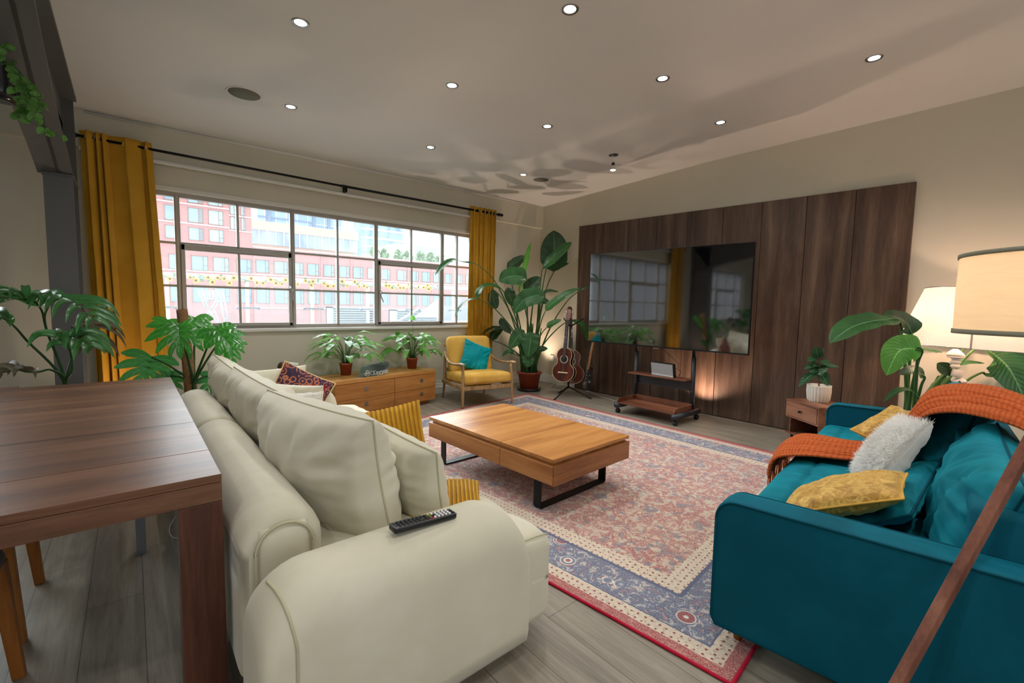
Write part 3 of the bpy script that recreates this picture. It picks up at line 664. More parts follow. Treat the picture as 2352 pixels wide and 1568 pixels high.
b = MB(); P = [aty(958, 728, 7.7), aty(1020, 676, 7.7), aty(1020, 730, 7.7)]; b.add([*P, *[p+Vector((0, .05, 0)) for p in P]], [(0, 2, 1), (3, 4, 5), (0, 1, 4, 3), (1, 2, 5, 4), (2, 0, 3, 5)]); b.build('sloping_panel', M_tw, r)
b = MB(); b.bb((5.5, 8.9, .35), (8.5, 9.1, 1.3)); b.bb((-8, 9.2, -3), (12, 9.3, .3)); struct(b.build('wall_terrace', plain('white_terrace_wall', (170, 172, 176), .8)))
# ================================================================== SOFT FURNISHING HELPERS
def pillow_mesh(b, w, h, T, M, pinch=.06, n=52, wr=.010, seed=0, sag=0.0, power=.42, bend=0.0):
    def sh(u, v, sg):
        x = w/2*u*(1-pinch*(1-v*v)*abs(u)); y = h/2*v*(1-pinch*(1-u*u)*abs(v))
        e = max(0.0, (1-u*u)*(1-v*v)); z = T/2*e**power*sg
        nz = noise.noise(Vector((x*7+seed, y*7, sg*3+seed)))*wr*1.6*e**.3
        a = math.atan2(v, u); rr_ = math.hypot(u, v)
        k = noise.noise(Vector((a*5+seed, rr_*1.2, sg*2)))*wr*1.4*(rr_**2)*e**.25
        k += noise.noise(Vector((x*26 if abs(v) > abs(u) else x*5, y*26 if abs(u) >= abs(v) else y*5, seed)))*wr*1.1*e**.3*rr_
        pl_ = noise.noise(Vector((x*34+seed, sg*2.0, seed+3)))*math.exp(-(1-abs(v))/.30)+noise.noise(Vector((y*34+seed, sg*2.0, seed+9)))*math.exp(-(1-abs(u))/.22)
        k += pl_*wr*.75*e**.22
        z += (nz+k)*sg; z += bend*(u*u)-sag*(1-v*v)*0
        y -= sag*(1-u*u)*(v > 0)*v
        return (x, y, z)
    for sg in (1, -1): b.grid(lambda u, v: sh((u*2-1) if sg > 0 else (1-u*2), v*2-1, sg), n, n, M)
    return sh
def cushion(name, label, cat, w, h, T, c, xa, ya, mat, group=None, piping=None, pr=.005, fringe=None, **kw):
    """free-standing cushion: one empty with body and (if shown) piping"""
    M = frame(c, xa, ya); r = thing(name, label, cat, (c[0], c[1], c[2]-h*.3), 0, group)
    b = MB(); sh = pillow_mesh(b, w, h, T, M, **kw); b.build('cushion_body', mat, r)
    if piping:
        b = MB(); pts = []
        for k in range(96):
            t = k/24; s_ = int(t); q = (t-s_)*2-1
            u, v = ((q, -1), (1, q), (-q, 1), (-1, -q))[s_ % 4]; pts.append(M @ Vector(sh(u, v, 1)))
        pts.append(pts[0]); b.tube(pts, pr, 6, cap=False); b.build('piping', piping, r)
    return r
def seam_tube(b, sh, M, r=.004): pass
# ---- rug
def rugmat():
    t = NT('faded_persian_rug'); tc = t.node('ShaderNodeTexCoord'); uv = t.node('ShaderNodeSeparateXYZ', {'Vector': (tc, 'UV')})
    W_, L_ = 3.05, 3.95
    U = t.math('MULTIPLY', (uv, 0), W_); V = t.math('MULTIPLY', (uv, 1), L_)
    du = t.math('MINIMUM', U, t.math('SUBTRACT', W_, U)); dv = t.math('MINIMUM', V, t.math('SUBTRACT', L_, V)); d = t.math('MINIMUM', du, dv)
    P = t.node('ShaderNodeCombineXYZ', {'X': U, 'Y': V})
    wob = t.noise(P, 30, 2); dj = t.math('ADD', d, t.math('MULTIPLY', t.math('SUBTRACT', (wob, 0), .5), .012))
    cream, cream2, red, dred, navy, blue = (206, 192, 170), (182, 162, 142), (164, 84, 82), (140, 58, 62), (88, 94, 118), (128, 138, 156)
    # motifs: flowers from voronoi
    def flowers(scale, seed):
        v = t.node('ShaderNodeTexVoronoi', {'Vector': t.node('ShaderNodeVectorMath', {0: P, 1: (seed, seed, 0)}, operation='ADD'), 'Scale': scale, 'Randomness': .75})
        return v
    sp = t.noise(P, 190, 2, .7); spk = t.math('GREATER_THAN', (sp, 0), .53)
    st = t.noise(t.node('ShaderNodeMapping', {'Vector': P, 'Scale': (160, 22, 1)}), 1.0, 2); stk = t.math('GREATER_THAN', (st, 0), .56)
    big = t.noise(P, 2.3, 3, .6); med = t.noise(P, 8.5, 4, .72, 1.2); med2 = t.noise(t.node('ShaderNodeVectorMath', {0: P, 1: (7, 3, 0)}, operation='ADD'), 9, 4, .7, 1.5)
    field = t.ramp(t.noise(P, 15, 6, .74, .6), [(0, rgba(navy)), (.36, rgba(blue)), (.40, rgba(cream)), (.455, rgba(cream2)), (.48, rgba((184, 128, 120))), (.505, rgba(red)), (.56, rgba(dred)), (.585, rgba((190, 140, 130))), (.61, rgba(cream)), (1, rgba(cream))])
    f1 = flowers(4.2, 0); ring = t.math('SINE', t.math('MULTIPLY', (f1, 0), 30)); fm = t.math('MULTIPLY', t.math('LESS_THAN', t.math('ADD', (f1, 0), t.math('MULTIPLY', t.math('SUBTRACT', (med, 0), .5), .5)), .24), .75)
    fcol = t.ramp(ring, [(0, rgba(navy)), (.35, rgba(blue)), (.6, rgba(cream)), (1, rgba(cream))])
    c = t.mix(fm, field, fcol)
    bl_ = t.math('GREATER_THAN', (med2, 0), .585); c = t.mix(t.math('MULTIPLY', bl_, .75), c, rgba(navy))
    f2 = flowers(10.5, 4); fm2 = t.math('MULTIPLY', t.math('LESS_THAN', (f2, 0), .20), .8); c = t.mix(fm2, c, rgba(navy))
    fade = t.ramp(big, [(.38, (0.15,)*3+(1,)), (.62, (.85,)*3+(1,))])
    c = t.mix(t.math('MULTIPLY', spk, t.math('ADD', t.math('MULTIPLY', fade, .50), .38)), c, rgba((200, 190, 172))); c = t.mix(t.math('MULTIPLY', stk, .28), c, rgba((186, 172, 158)))
    field_c = c
    # navy border with pale flowers
    g1 = flowers(6.0, 9); gr = t.math('SINE', t.math('MULTIPLY', (g1, 0), 26)); gcol = t.ramp(gr, [(0, rgba(dred)), (.2, rgba(cream)), (.55, rgba((222, 214, 200))), (.85, rgba(blue)), (1, rgba(navy))])
    b0 = t.ramp(t.noise(P, 24, 5, .75, .8), [(0, rgba(cream)), (.38, rgba((170, 120, 116))), (.42, rgba(navy)), (.51, rgba(navy)), (.55, rgba(blue)), (.60, rgba(cream)), (.66, rgba((178, 110, 106))), (.7, rgba(navy))])
    bcol = t.mix(t.math('LESS_THAN', t.math('ADD', (g1, 0), t.math('MULTIPLY', t.math('SUBTRACT', (med, 0), .5), .5)), .33), b0, gcol); bcol = t.mix(t.math('MULTIPLY', spk, .38), bcol, rgba((190, 186, 180)))
    # guard bands: cream with dots
    h1 = t.node('ShaderNodeTexVoronoi', {'Vector': P, 'Scale': 30.0, 'Randomness': .15}); gd = t.mix(t.math('LESS_THAN', (h1, 0), .19), rgba(cream), rgba(dred)); gd = t.mix(t.math('MULTIPLY', stk, .35), gd, rgba(cream2))
    gd = t.mix(t.math('MULTIPLY', t.math('GREATER_THAN', (t.noise(P, 60, 4, .7), 0), .57), .6), gd, rgba((150, 116, 120)))
    out = t.mix(stk, rgba((150, 62, 66)), rgba((176, 112, 98))); out = t.mix(t.math('MULTIPLY', spk, .45), out, rgba(cream))
    def band(a, lo, cc):
        return t.mix(t.math('LESS_THAN', dj, lo), a, cc)
    c = band(field_c, .47, gd); c = band(c, .365, rgba(navy)); c = band(c, .345, bcol); c = band(c, .135, rgba(navy)); c = band(c, .128, gd); c = band(c, .058, out); c = t.mix(t.math('LESS_THAN', d, .010), c, rgba((168, 22, 48)))
    t.set(Base_Color=c, Roughness=.82, Specular_IOR_Level=.25, Sheen_Weight=.25, Sheen_Roughness=.5, Sheen_Tint=(.8, .85, 1, 1)); t.bump(t.noise(P, 320, 2), .35, .003); return t.m
A_, B_, C_, D_ = Vector((1.545, .60, 0)), Vector((1.16, 4.30, 0)), Vector((4.49, 4.89, 0)), Vector((4.45, .85, 0))
b = MB()
def rugp(u, v): p = (A_*(1-u)+D_*u)*(1-v)+(B_*(1-u)+C_*u)*v; return (p.x, p.y, .008)
b.grid(rugp, 24, 30)
N_ = len(b.v)
for (a, c) in ((A_, D_), (D_, C_), (C_, B_), (B_, A_)): b.add([a+Vector((0, 0, .008)), c+Vector((0, 0, .008)), c+Vector((0, 0, .001)), a+Vector((0, 0, .001))], [(0, 3, 2, 1)])
rug = thing('rug', 'large faded red, cream and navy Persian style rug under the coffee table', 'rug', (2.9, 2.6, 0))
b.build('rug_pile', rugmat(), rug)
b = MB(); b.tube([A_+Vector((0, 0, .006)), D_+Vector((0, 0, .006)), C_+Vector((0, 0, .006)), B_+Vector((0, 0, .006)), A_+Vector((0, 0, .006))], .0055, 8, cap=False); b.build('bound_edge', fabric('crimson_binding', (170, 20, 48)), rug)
# ---- coffee table
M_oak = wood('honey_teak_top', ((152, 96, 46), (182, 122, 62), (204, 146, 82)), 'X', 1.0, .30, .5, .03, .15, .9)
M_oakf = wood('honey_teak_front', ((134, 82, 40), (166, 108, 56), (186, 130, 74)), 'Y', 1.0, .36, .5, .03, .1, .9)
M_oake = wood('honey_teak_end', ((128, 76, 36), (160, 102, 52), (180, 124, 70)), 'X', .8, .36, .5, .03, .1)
ct = thing('coffee_table', 'honey wood coffee table on black metal sled legs in the middle of the rug', 'coffee table', (2.31, 2.56, .009), math.radians(2.6))
w2, l2 = .415, .69; ys_ = -l2+.485
b = MB(); b.bb((-w2+.006, -l2+.004, .20), (w2, l2, .325)); b.bb((-w2+.02, -l2+.02, .325), (w2-.02, l2-.02, .345)); b.build('body', M_oakf, ct, world=False, bevel=.002)
b = MB(); b.bb((-w2+.0, -l2, .345), (w2, ys_-.003, .368)); b.build('lid', M_oak, ct, world=False, label='smaller near half of the split top', bevel=.002)
b = MB(); b.bb((-w2+.0, ys_+.003, .345), (w2, l2, .368)); b.build('lid', M_oak, ct, world=False, label='larger far half of the split top', bevel=.002)
b = MB(); b.bb((-w2-.006, -l2+.002, .205), (-w2+.012, ys_-.003, .322)); b.build('drawer', M_oakf, ct, world=False, bevel=.002)
b = MB(); b.bb((-w2-.006, ys_+.003, .205), (-w2+.012, l2-.002, .322)); b.build('drawer', M_oakf, ct, world=False, bevel=.002)
b = MB(); b.bb((-w2, -l2-.004, .20), (w2, -l2+.006, .326)); b.build('end_panel', M_oake, ct, world=False)
for y in (-l2+.16, l2-.16):
    b = MB(); x0, x1, hw = -w2+.03, w2-.09, .03; T = .010
    pr_ = [(x0, .20), (x0, .012), (x0+.012, 0), (x1-.012, 0), (x1, .012), (x1, .20), (x1-T, .20), (x1-T, .016), (x1-.016, T), (x0+.016, T), (x0+T, .016), (x0+T, .20)]
    vs = [(x, y-hw, z) for x, z in pr_]+[(x, y+hw, z) for x, z in pr_]; n = len(pr_)
    q = [(0, 1, 10, 11), (1, 2, 9, 10), (2, 3, 8, 9), (3, 4, 7, 8), (4, 5, 6, 7)]
    b.add(vs, [f for f in q]+[tuple(n+i for i in f[::-1]) for f in q]+[(i, n+i, n+(i+1) % n, (i+1) % n) for i in range(n)]); b.build('leg', M_metal_black, ct, world=False)
# ---- cream sofa
M_cream = fabric('cream_velvet', (208, 203, 182), 5, .35, .06, 400, .8, 3.0, (216, 211, 193), (240, 240, 235))
M_creamp = fabric('cream_velvet_piping', (186, 181, 152), 4, .3, .05)
sf = thing('sofa', 'large cream velvet chaise sofa with channelled seat and rounded arms', 'sofa', (.75, 2.6, 0))
def fr(c): return Matrix.Translation(c)
# backrest in two rolls with a seam at y 2.95
def backroll(b, y0, y1):
    prof = []
    xc, hw, top, R = .345, .125, .655, .122
    pts2 = [(xc-hw+.03, .09), (xc-hw, .14), (xc-hw-.0, .35), (xc-hw+.0, top-R)]
    for k in range(13):
        a = PI-k*PI/12; pts2.append((xc+math.cos(a)*hw, top-R+math.sin(a)*R))
    pts2 += [(xc+hw, .35), (xc+hw, .12), (xc+hw-.03, .09)]
    n = len(pts2); L = y1-y0; vs = []; fs = []
    st = [(0, .80), (.012, .93), (.035, .985), (.07, 1.0)]; stn = [y0+s for s, _ in st]+[y0+L*k/8 for k in range(1, 8)]+[y1-s for s, _ in st[::-1]]
    sc_ = [s for _, s in st]+[1]*7+[s for _, s in st[::-1]]
    for y, s in zip(stn, sc_):
        for x, z in pts2: vs.append((xc+(x-xc)*s, y, .3+(z-.3)*(.5+.5*s) if z > .3 else z))
    m = len(stn)
    for i in range(m-1):
        for k in range(n-1): fs.append((i*n+k, (i+1)*n+k, (i+1)*n+k+1, i*n+k+1))
    fs.append(list(range(n))); fs.append([(m-1)*n+k for k in range(n)][::-1]); b.add(vs, fs, None, True)
for y0, y1 in ((1.50, 2.93), (2.93, 4.02)):
    b = MB(); backroll(b, y0, y1); b.build('backrest', M_cream, sf)
# inner end panel with piping on the near end of the backrest
b = MB(); pp = [(.262, .12), (.262, .51)]+[(.345+.083*math.cos(PI-k*PI/10), .53+.083*math.sin(PI-k*PI/10)) for k in range(11)]+[(.428, .51), (.428, .12)]
b.tube([(x, 1.485, z) for x, z in pp], .005, 6, 40); b.build('piping', M_creamp, sf)
b = MB(); b.rbox((.155, .05, .47), .024, fr((.345, 1.508, .37)), 8); b.build('end_panel', M_cream, sf)
# near arm: thick roll running towards the coffee table
def arm(y0, y1, x0, x1, top, Rf, Rb):
    """bolster arm running along x: rolled top, big rounded upper front and back corners, tight vertical edges"""
    yc, hw = (y0+y1)/2, (y1-y0)/2; N = 34; M = 26; zb = .075; b = MB(); vs = []; fs = []
    xs_ = [x0+(x1-x0)*(.5-.5*math.cos(PI*i/(N-1))) for i in range(N)]
    def H(x):
        h = top
        if x > x1-Rf: k = (x-(x1-Rf))/Rf; h -= Rf*(1-math.sqrt(max(0, 1-k*k)))
        if x < x0+Rb: k = ((x0+Rb)-x)/Rb; h -= Rb*(1-math.sqrt(max(0, 1-k*k)))
        return h
    for x in xs_:
        e = min(x-x0, x1-x); r_ = .022; sy = 1-(r_-math.sqrt(max(0, r_*r_-(r_-min(e, r_))**2)))/hw
        h = max(H(x), zb+.1); ry = .125
        for j in range(M):
            t_ = j/(M-1)
            if t_ < .28: y, z = -hw, zb+(h-ry-zb)*(t_/.28)
            elif t_ > .72: y, z = hw, zb+(h-ry-zb)*((1-t_)/.28)
            else: a_ = PI-(t_-.28)/.44*PI; c_ = math.cos(a_); y, z = math.copysign(abs(c_)**.8, c_)*hw, h-ry+math.sin(a_)*ry
            bul = .012*math.sin(PI*min(1, max(0, (z-zb)/(h-zb))))*(1 if y < 0 else 0)*math.sin(PI*(x-x0)/(x1-x0))
            y = (y-bul)*sy
            if z < zb+.03: y *= 1-.05*(1-(z-zb)/.03)
            vs.append((x, yc+y, z))
    for i in range(N-1):
        for j in range(M-1): fs.append((i*M+j, i*M+j+1, (i+1)*M+j+1, (i+1)*M+j))
        fs.append((i*M+M-1, i*M, (i+1)*M, (i+1)*M+M-1))
    fs.append([j for j in range(M)][::-1]); fs.append([(N-1)*M+j for j in range(M)])
    b.add(vs, fs, None, True); return b.build('arm', M_cream, sf)
arm(1.135, 1.40, .205, 1.085, .590, .17, .15)
def armH(x, x0=.205, top=.590, Rb=.15):
    return top-(Rb*(1-math.sqrt(max(0, 1-((x0+Rb-x)/Rb)**2))) if x < x0+Rb else 0)
pa = [(.285, 1.2675-.1325-.012*math.sin(PI*(z-.075)/(armH(.285)-.075))*math.sin(PI*(.285-.205)/.88)-.001, z) for z in (.09, .18, .27, .36, .44)]
for q in (.06, .16, .28, .42, .56):
    x = .285-.055*q; a_ = PI-q*PI; c_ = math.cos(a_); pa.append((x, 1.2675+math.copysign(abs(c_)**.8, c_)*.1325-.001, armH(x)-.125+math.sin(a_)*.125+.001))
b = MB(); b.tube(pa, .004, 6, 50); b.build('piping', M_creamp, sf)
arm(3.90, 4.11, .3, 1.35, .56, .12, .08)
# seat with channels running from back to front
def seatfn(ch, amp=.014):
    def fn(q, x, y, z):
        q = Vector(q)
        if z > .2 or abs(x) > .999 and x > 0: q.z += (amp*abs(math.sin(PI*(q.y)/ch))-amp*.4)*(1 if z > .2 else 0); q.x += (amp*.6*abs(math.sin(PI*q.y/ch)) if x > .999 else 0)
        if z > 0 and x > 0: q.z -= .03*max(0, x)**3
        return q
    return fn
b = MB(); b.rbox((.85, 1.48, .37), .05, fr((.815, 1.915, .26)), 44, (.012, .006, .012), seatfn(.24)); b.build('seat', M_cream, sf)
b = MB(); b.rbox((1.15, 1.24, .36), .09, fr((.955, 3.28, .255)), 44, (.012, .006, .015), seatfn(.155, .016)); b.build('chaise_seat', M_cream, sf)
b = MB(); b.tube([(1.05, 1.186, .432), (1.15, 1.186, .428), (1.208, 1.192, .418), (1.228, 1.21, .40)], .0035, 6, 20); b.build('piping', M_creamp, sf)
for x, y in ((.32, 1.3), (1.12, 1.26), (1.45, 2.75), (1.45, 3.8), (.32, 3.95)):
    b = MB(); b.cyl((x, y, 0), (x, y, .09), .022, 12, .028); b.build('leg', M_black, sf)
# loose cushions on the cream sofa
G = 'cream cushions on the cream sofa'
def seamrib(b, M, w, h, T, f=.0): pass
cushion('back_cushion', 'big cream back cushion nearest the camera, standing behind the remote control', 'cushion', 1.08, .52, .35, (.62, 2.01, .615), (.10, -1, .04), (-.16, .0, 1), M_cream, G, M_creamp, .004, wr=.014, seed=1, pinch=.05, power=.36)
cushion('back_cushion', 'large wrinkled cream back cushion between the nearest and the farthest one', 'cushion', .98, .52, .28, (.60, 2.94, .60), (.08, -1, -.04), (-.22, .0, 1), M_cream, G, M_creamp, .004, wr=.02, seed=5, pinch=.05, power=.36)
cushion('back_cushion', 'farthest cream back cushion, standing in front of the monstera leaves', 'cushion', .86, .52, .26, (.58, 3.70, .60), (.10, -1, -.10), (-.25, .0, 1), M_cream, G, M_creamp, .004, wr=.02, seed=9, pinch=.05, power=.38)
cushion('scatter_cushion', 'smaller cream cushion between the nearest back cushion and a mustard corduroy one', 'cushion', .56, .40, .20, (.875, 1.72, .565), (.06, -1, -.05), (-.18, .0, 1), M_cream, G, M_creamp, .004, wr=.008, seed=13, pinch=.05, power=.4)
cushion('scatter_cushion', 'cream cushion leaning on the chaise in front of the patterned cushion', 'cushion', .50, .34, .17, (.88, 3.50, .54), (.62, -.78, .0), (-.12, .25, 1), M_cream, G, None, wr=.01, seed=17, pinch=.06)
cushion('scatter_cushion', 'cream cushion resting against the far arm behind the patterned cushion', 'cushion', .55, .42, .16, (.86, 4.02, .56), (1, -.15, .05), (.05, .35, 1), M_cream, G, None, wr=.012, seed=19)
M_fur = NT('white_faux_fur'); _v = M_fur.coord(); M_fur.set(Base_Color=M_fur.ramp(M_fur.noise(_v, 9, 4), [(.3, rgba((232, 230, 224))), (.7, rgba((250, 249, 246)))]), Roughness=1.0, Sheen_Weight=.5, Specular_IOR_Level=.1); M_fur.bump(M_fur.noise(_v, 90, 4, .8), .25, .01); _t2 = M_fur.node('ShaderNodeBsdfTranslucent', {'Color': (.9, .89, .87, 1)}); _mm = M_fur.node('ShaderNodeMixShader', {'Fac': .45}); M_fur.t.links.new(M_fur.b.outputs[0], _mm.inputs[1]); M_fur.t.links.new(_t2.outputs[0], _mm.inputs[2]); M_fur.t.links.new(_mm.outputs[0], M_fur.n['Material Output'].inputs[0]); M_fur = M_fur.m
def fur(b, M, sh, w, h, n, L, seed):
    random.seed(seed)
    for k in range(n):
        u, v = random.uniform(-1, 1), random.uniform(-1, 1); sg = 1
        if random.random() < .35: u, v = random.choice([(random.choice([-1, 1])*random.uniform(.93, 1), v), (u, random.choice([-1, 1])*random.uniform(.93, 1))])
        p = Vector(sh(u, v, sg)); c = Vector((u*w*.5, v*h*.5, .05)); d = Vector((u*.5+random.uniform(-.6, .6), v*.5+random.uniform(-.6, .6)-.3, random.uniform(.25, .9)*(1-.6*max(abs(u), abs(v))**4))).normalized()
        s_ = Vector((-d.y, d.x, 0)).normalized()*random.uniform(.0012, .0026); l = L*random.uniform(.6, 1.2); q = p+d*l*.5+Vector((0, 0, -.0)); e = p+d*l+Vector((random.uniform(-.3, .3), random.uniform(-.3, .3), -.2))*l*.4
        b.add([p-s_, p+s_, q+s_*.7, q-s_*.7, e], [(0, 1, 2, 3), (3, 2, 4)], M)
def fur_cushion(label, w, h, T, c, xa, ya, seed, n=5200, L=.026, **kw):
    M = frame(c, xa, ya); r = thing('fur_cushion', label, 'cushion', (c[0], c[1], c[2]-h*.3)); b = MB(); sh = pillow_mesh(b, w, h, T, M, seed=seed, **kw); b.build('cushion_body', M_fur, r)
    b = MB(); fur(b, M, sh, w, h, n, L, seed); o = b.build('fur', M_fur, r); o['kind'] = 'stuff'; return r
fur_cushion('low white fluffy cushion lying between the cream cushions on the cream sofa', .48, .40, .14, (.70, 3.02, .56), (.9, -.5, 0), (-.4, -.1, 1), 3, 1800)
# patterned kilim cushion
t = NT('patterned_kilim'); v = t.coord('Object', (1, 1, 1)); vo = t.node('ShaderNodeTexVoronoi', {'Vector': v, 'Scale': 17.0, 'Randomness': .5}); rg = t.math('SINE', t.math('MULTIPLY', (vo, 0), 17))
kc = t.ramp(rg, [(0, rgba((60, 40, 66))), (.25, rgba((130, 28, 40))), (.45, rgba((40, 34, 46))), (.6, rgba((214, 196, 160))), (.72, rgba((178, 88, 50))), (1, rgba((140, 24, 40)))], 'CONSTANT')
kc2 = t.ramp(t.noise(v, 14, 2), [(0, rgba((140, 20, 44))), (.46, rgba((140, 20, 44))), (.47, (0, 0, 0, 1))], 'CONSTANT')
t.set(Base_Color=t.mix(t.math('GREATER_THAN', (t.noise(v, 14, 2), 0), .36), rgba((146, 24, 44)), kc), Roughness=.9); M_kilim = t.m
cushion('patterned_cushion', 'red and navy patterned cushion with yellow trim on the cream sofa', 'cushion', .44, .40, .14, (1.04, 3.92, .545), (.75, -.15, -.42), (.42, .1, .8), M_kilim, None, fabric('yellow_trim', (226, 208, 150)), .006, wr=.01, seed=2)
# mustard corduroy cushions
def cordmat():
    t = NT('mustard_corduroy'); tc = t.node('ShaderNodeTexCoord'); uv = t.node('ShaderNodeSeparateXYZ', {'Vector': (tc, 'UV')})
    s_ = t.math('ABSOLUTE', t.math('SINE', t.math('MULTIPLY', (uv, 0), PI*17)))
    t.set(Base_Color=t.ramp(t.noise(t.coord(), 8, 2), [(.3, rgba((196, 138, 18))), (.7, rgba((216, 160, 36)))]), Roughness=.85, Sheen_Weight=.3, Sheen_Tint=rgba((240, 200, 90))); t.bump(s_, 1.0, .012); return t.m
M_cord = cordmat()
def cord(label, w, h, T, c, xa, ya, seed):
    M = frame(c, xa, ya); r = thing('corduroy_cushion', label, 'cushion', (c[0], c[1], c[2]-h*.3), 0, 'mustard corduroy cushions'); b = MB()
    def sh(u, v, sg):
        e = max(0, (1-u*u)*(1-v*v)); rb = abs(math.sin(PI*17*(u+1)/2))*.006
        return (w/2*u*(1-.06*(1-v*v)*abs(u)), h/2*v*(1-.05*(1-u*u)*abs(v))+rb*v**5*0.8, (T/2*e**.42+rb*(e**.2))*sg)
    for sg in (1, -1): b.grid(lambda u, v: sh((u*2-1) if sg > 0 else (1-u*2), v*2-1, sg), 103, 24, M)
    b.build('cushion_body', M_cord, r)
cord('mustard wide corduroy cushion standing upright on the chaise beside the coffee table', .46, .44, .13, (1.16, 2.50, .46), (.95, -.42, .18), (.02, .16, 1), 1)
cord('mostly hidden mustard corduroy cushion, one corner showing above the near sofa arm', .32, .34, .11, (1.00, 1.60, .455), (.8, -.5, .0), (.5, .75, .12), 2)
# ---- remote control
rm = thing('remote_control', 'long black television remote control lying on the near arm of the cream sofa', 'remote control', (.70, 1.245, .592), math.radians(0))
MR = Matrix.Translation((0, 0, .002)) @ Matrix.Rotation(math.radians(4), 4, 'Y')
b = MB(); b.box((0, 0, .010), (.225, .045, .019), MR, .005); b.build('remote_body', M_black, rm, world=False)
b = MB(); b.box((0, .0, .018), (.22, .0455, .003), MR); b.build('side_stripe', plain('grey_stripe', (70, 70, 72), .35), rm, world=False)
cols = {'d': M_black, 'w': plain('white_button', (225, 225, 225), .4), 'r': plain('red_button', (190, 30, 30), .4), 'g': plain('green_button', (40, 140, 60), .4), 'b': plain('blue_button', (50, 90, 190), .4), 'y': plain('amber_button', (220, 170, 40), .4)}
rows = ['d..', 'www', 'www', 'www', 'www', 'wdw', 'rgy', 'ddd', 'ddd', 'ddd', 'ddd', 'ddd', 'ddd', 'ddd', 'ddd']
for i, rw in enumerate(rows):
    for j, ch in enumerate(rw):
        if ch == '.': continue
        if i == 8 and j == 1: continue
        b = MB(); x, y = .102-i*.0137, (j-1)*.0125; b.lathe([(0, .0235), (.0038, .0232), (.0046, .021), (.0046, .018)], (x, y, 0), 10, MR); b.build('button', cols[ch], rm, world=False)
# ---- dining table
M_wal = wood('walnut_table_top', ((72, 44, 29), (100, 65, 44), (124, 87, 62)), 'X', .8, .40, .35, .03, .1, 1.0)
M_wal2 = wood('walnut_table_leg', ((72, 40, 27), (98, 58, 40), (118, 76, 54)), 'Z', .9, .42, .4, .03)
dt = thing('dining_table', 'long dark walnut dining table with thick square legs behind the cream sofa', 'dining table', (-.26, 2.8, 0))
seams = [1.63, 1.93, 2.42, 3.45, 3.95]
xL, xR = -.72, .20
for a, c in zip(seams, seams[1:]):
    b = MB(); b.bb((xL, a+.0012, .735), (xR, c-.0012, .76)); b.build('tabletop_leaf', M_wal, dt, bevel=.0015)
b = MB(); b.bb((xL, 1.63, .675), (xR, 1.665, .734)); b.bb((xL, 3.915, .675), (xR, 3.95, .734)); b.bb((xR-.035, 1.665, .675), (xR, 3.915, .734)); b.bb((xL, 1.665, .675), (xL+.035, 3.915, .734)); b.build('apron', wood('walnut_apron', ((70, 44, 31), (100, 66, 46), (124, 88, 64)), 'X', .8, .42, .4, .03), dt, bevel=.0015)
for x in (xR-.112, xL):
    for y in (1.63, 3.838):
        b = MB(); b.bb((x, y+.001, 0), (x+.112, y+.111, .674)); b.build('leg', M_wal2, dt, bevel=.002)
b = MB(); b.bb((-.02, 2.9, .012), (.02, 2.94, .674)); b.bb((-.024, 2.896, 0), (.024, 2.944, .012)); b.build('centre_leg', plain('grey_steel_leg', (140, 144, 150), .35, .6), dt, label='thin grey metal centre support leg')
# ---- dining chairs pushed under the table
M_chw = wood('amber_chair_wood', ((118, 66, 18), (150, 90, 30), (170, 108, 44)), 'Z', 1.2, .45, .4, .03)
M_chs = fabric('grey_seat_cloth', (96, 92, 92), 8)
def chair(label, loc, rz):
    r = thing('dining_chair', label, 'dining chair', loc, rz, 'wooden dining chairs at the walnut table')
    for sx, sy in ((1, 1), (1, -1), (-1, 1), (-1, -1)):
        b = MB(); x, y = sx*.20, sy*.215; t_ = .022
        p0 = (x+sx*.03, y+sy*.02); p1 = (x, y)
        vs = [(p0[0]+i*t_*.75, p0[1]+j*t_*.75, 0) for i, j in ((-1, -1), (1, -1), (1, 1), (-1, 1))]+[(p1[0]+i*t_, p1[1]+j*t_, .43) for i, j in ((-1, -1), (1, -1), (1, 1), (-1, 1))]
        b.add(vs, [(3, 2, 1, 0), (4, 5, 6, 7), (0, 1, 5, 4), (1, 2, 6, 5), (2, 3, 7, 6), (3, 0, 4, 7)]); b.build('leg', M_chw, r, world=False, bevel=.003)
    b = MB(); b.rbox((.45, .44, .06), .028, Matrix.Translation((0, 0, .455)), 10, (0, 0, .012)); b.build('seat', M_chs, r, world=False)
    b = MB(); b.rbox((.04, .42, .30), .018, Matrix.Translation((-.235, 0, .68)) @ Matrix.Rotation(-.12, 4, 'Y'), 8); b.build('backrest', M_chs, r, world=False)
    for sy in (1, -1):
        b = MB(); b.bb((-.235, sy*.19-.015, .43), (-.205, sy*.19+.015, .62)); b.build('back_post', M_chw, r, world=False)
    return r
p1 = atz(92, 1338, 0); p2 = atz(45, 1478, 0); p3 = atz(45, 1553, 0)
c1 = chair('amber wood dining chair under the walnut table, farther from the camera', (p1.x-.23, p1.y-.235, 0), 0)
c2 = dup(c1, (p3.x-.23, p3.y-.235, 0), 0, 'amber wood dining chair under the walnut table, nearer the camera')
# white cord on the floor under the table
b = MB(); b.tube([atz(410, 1180, .05), atz(392, 1205, .006), atz(392, 1228, .006), atz(412, 1236, .006), atz(470, 1230, .006)], .0035, 6, 30); tag(b.build('power_cord', plain('grey_white_cord', (190, 185, 175), .5)), 'thin pale cord looping on the floor under the walnut table', 'cord')
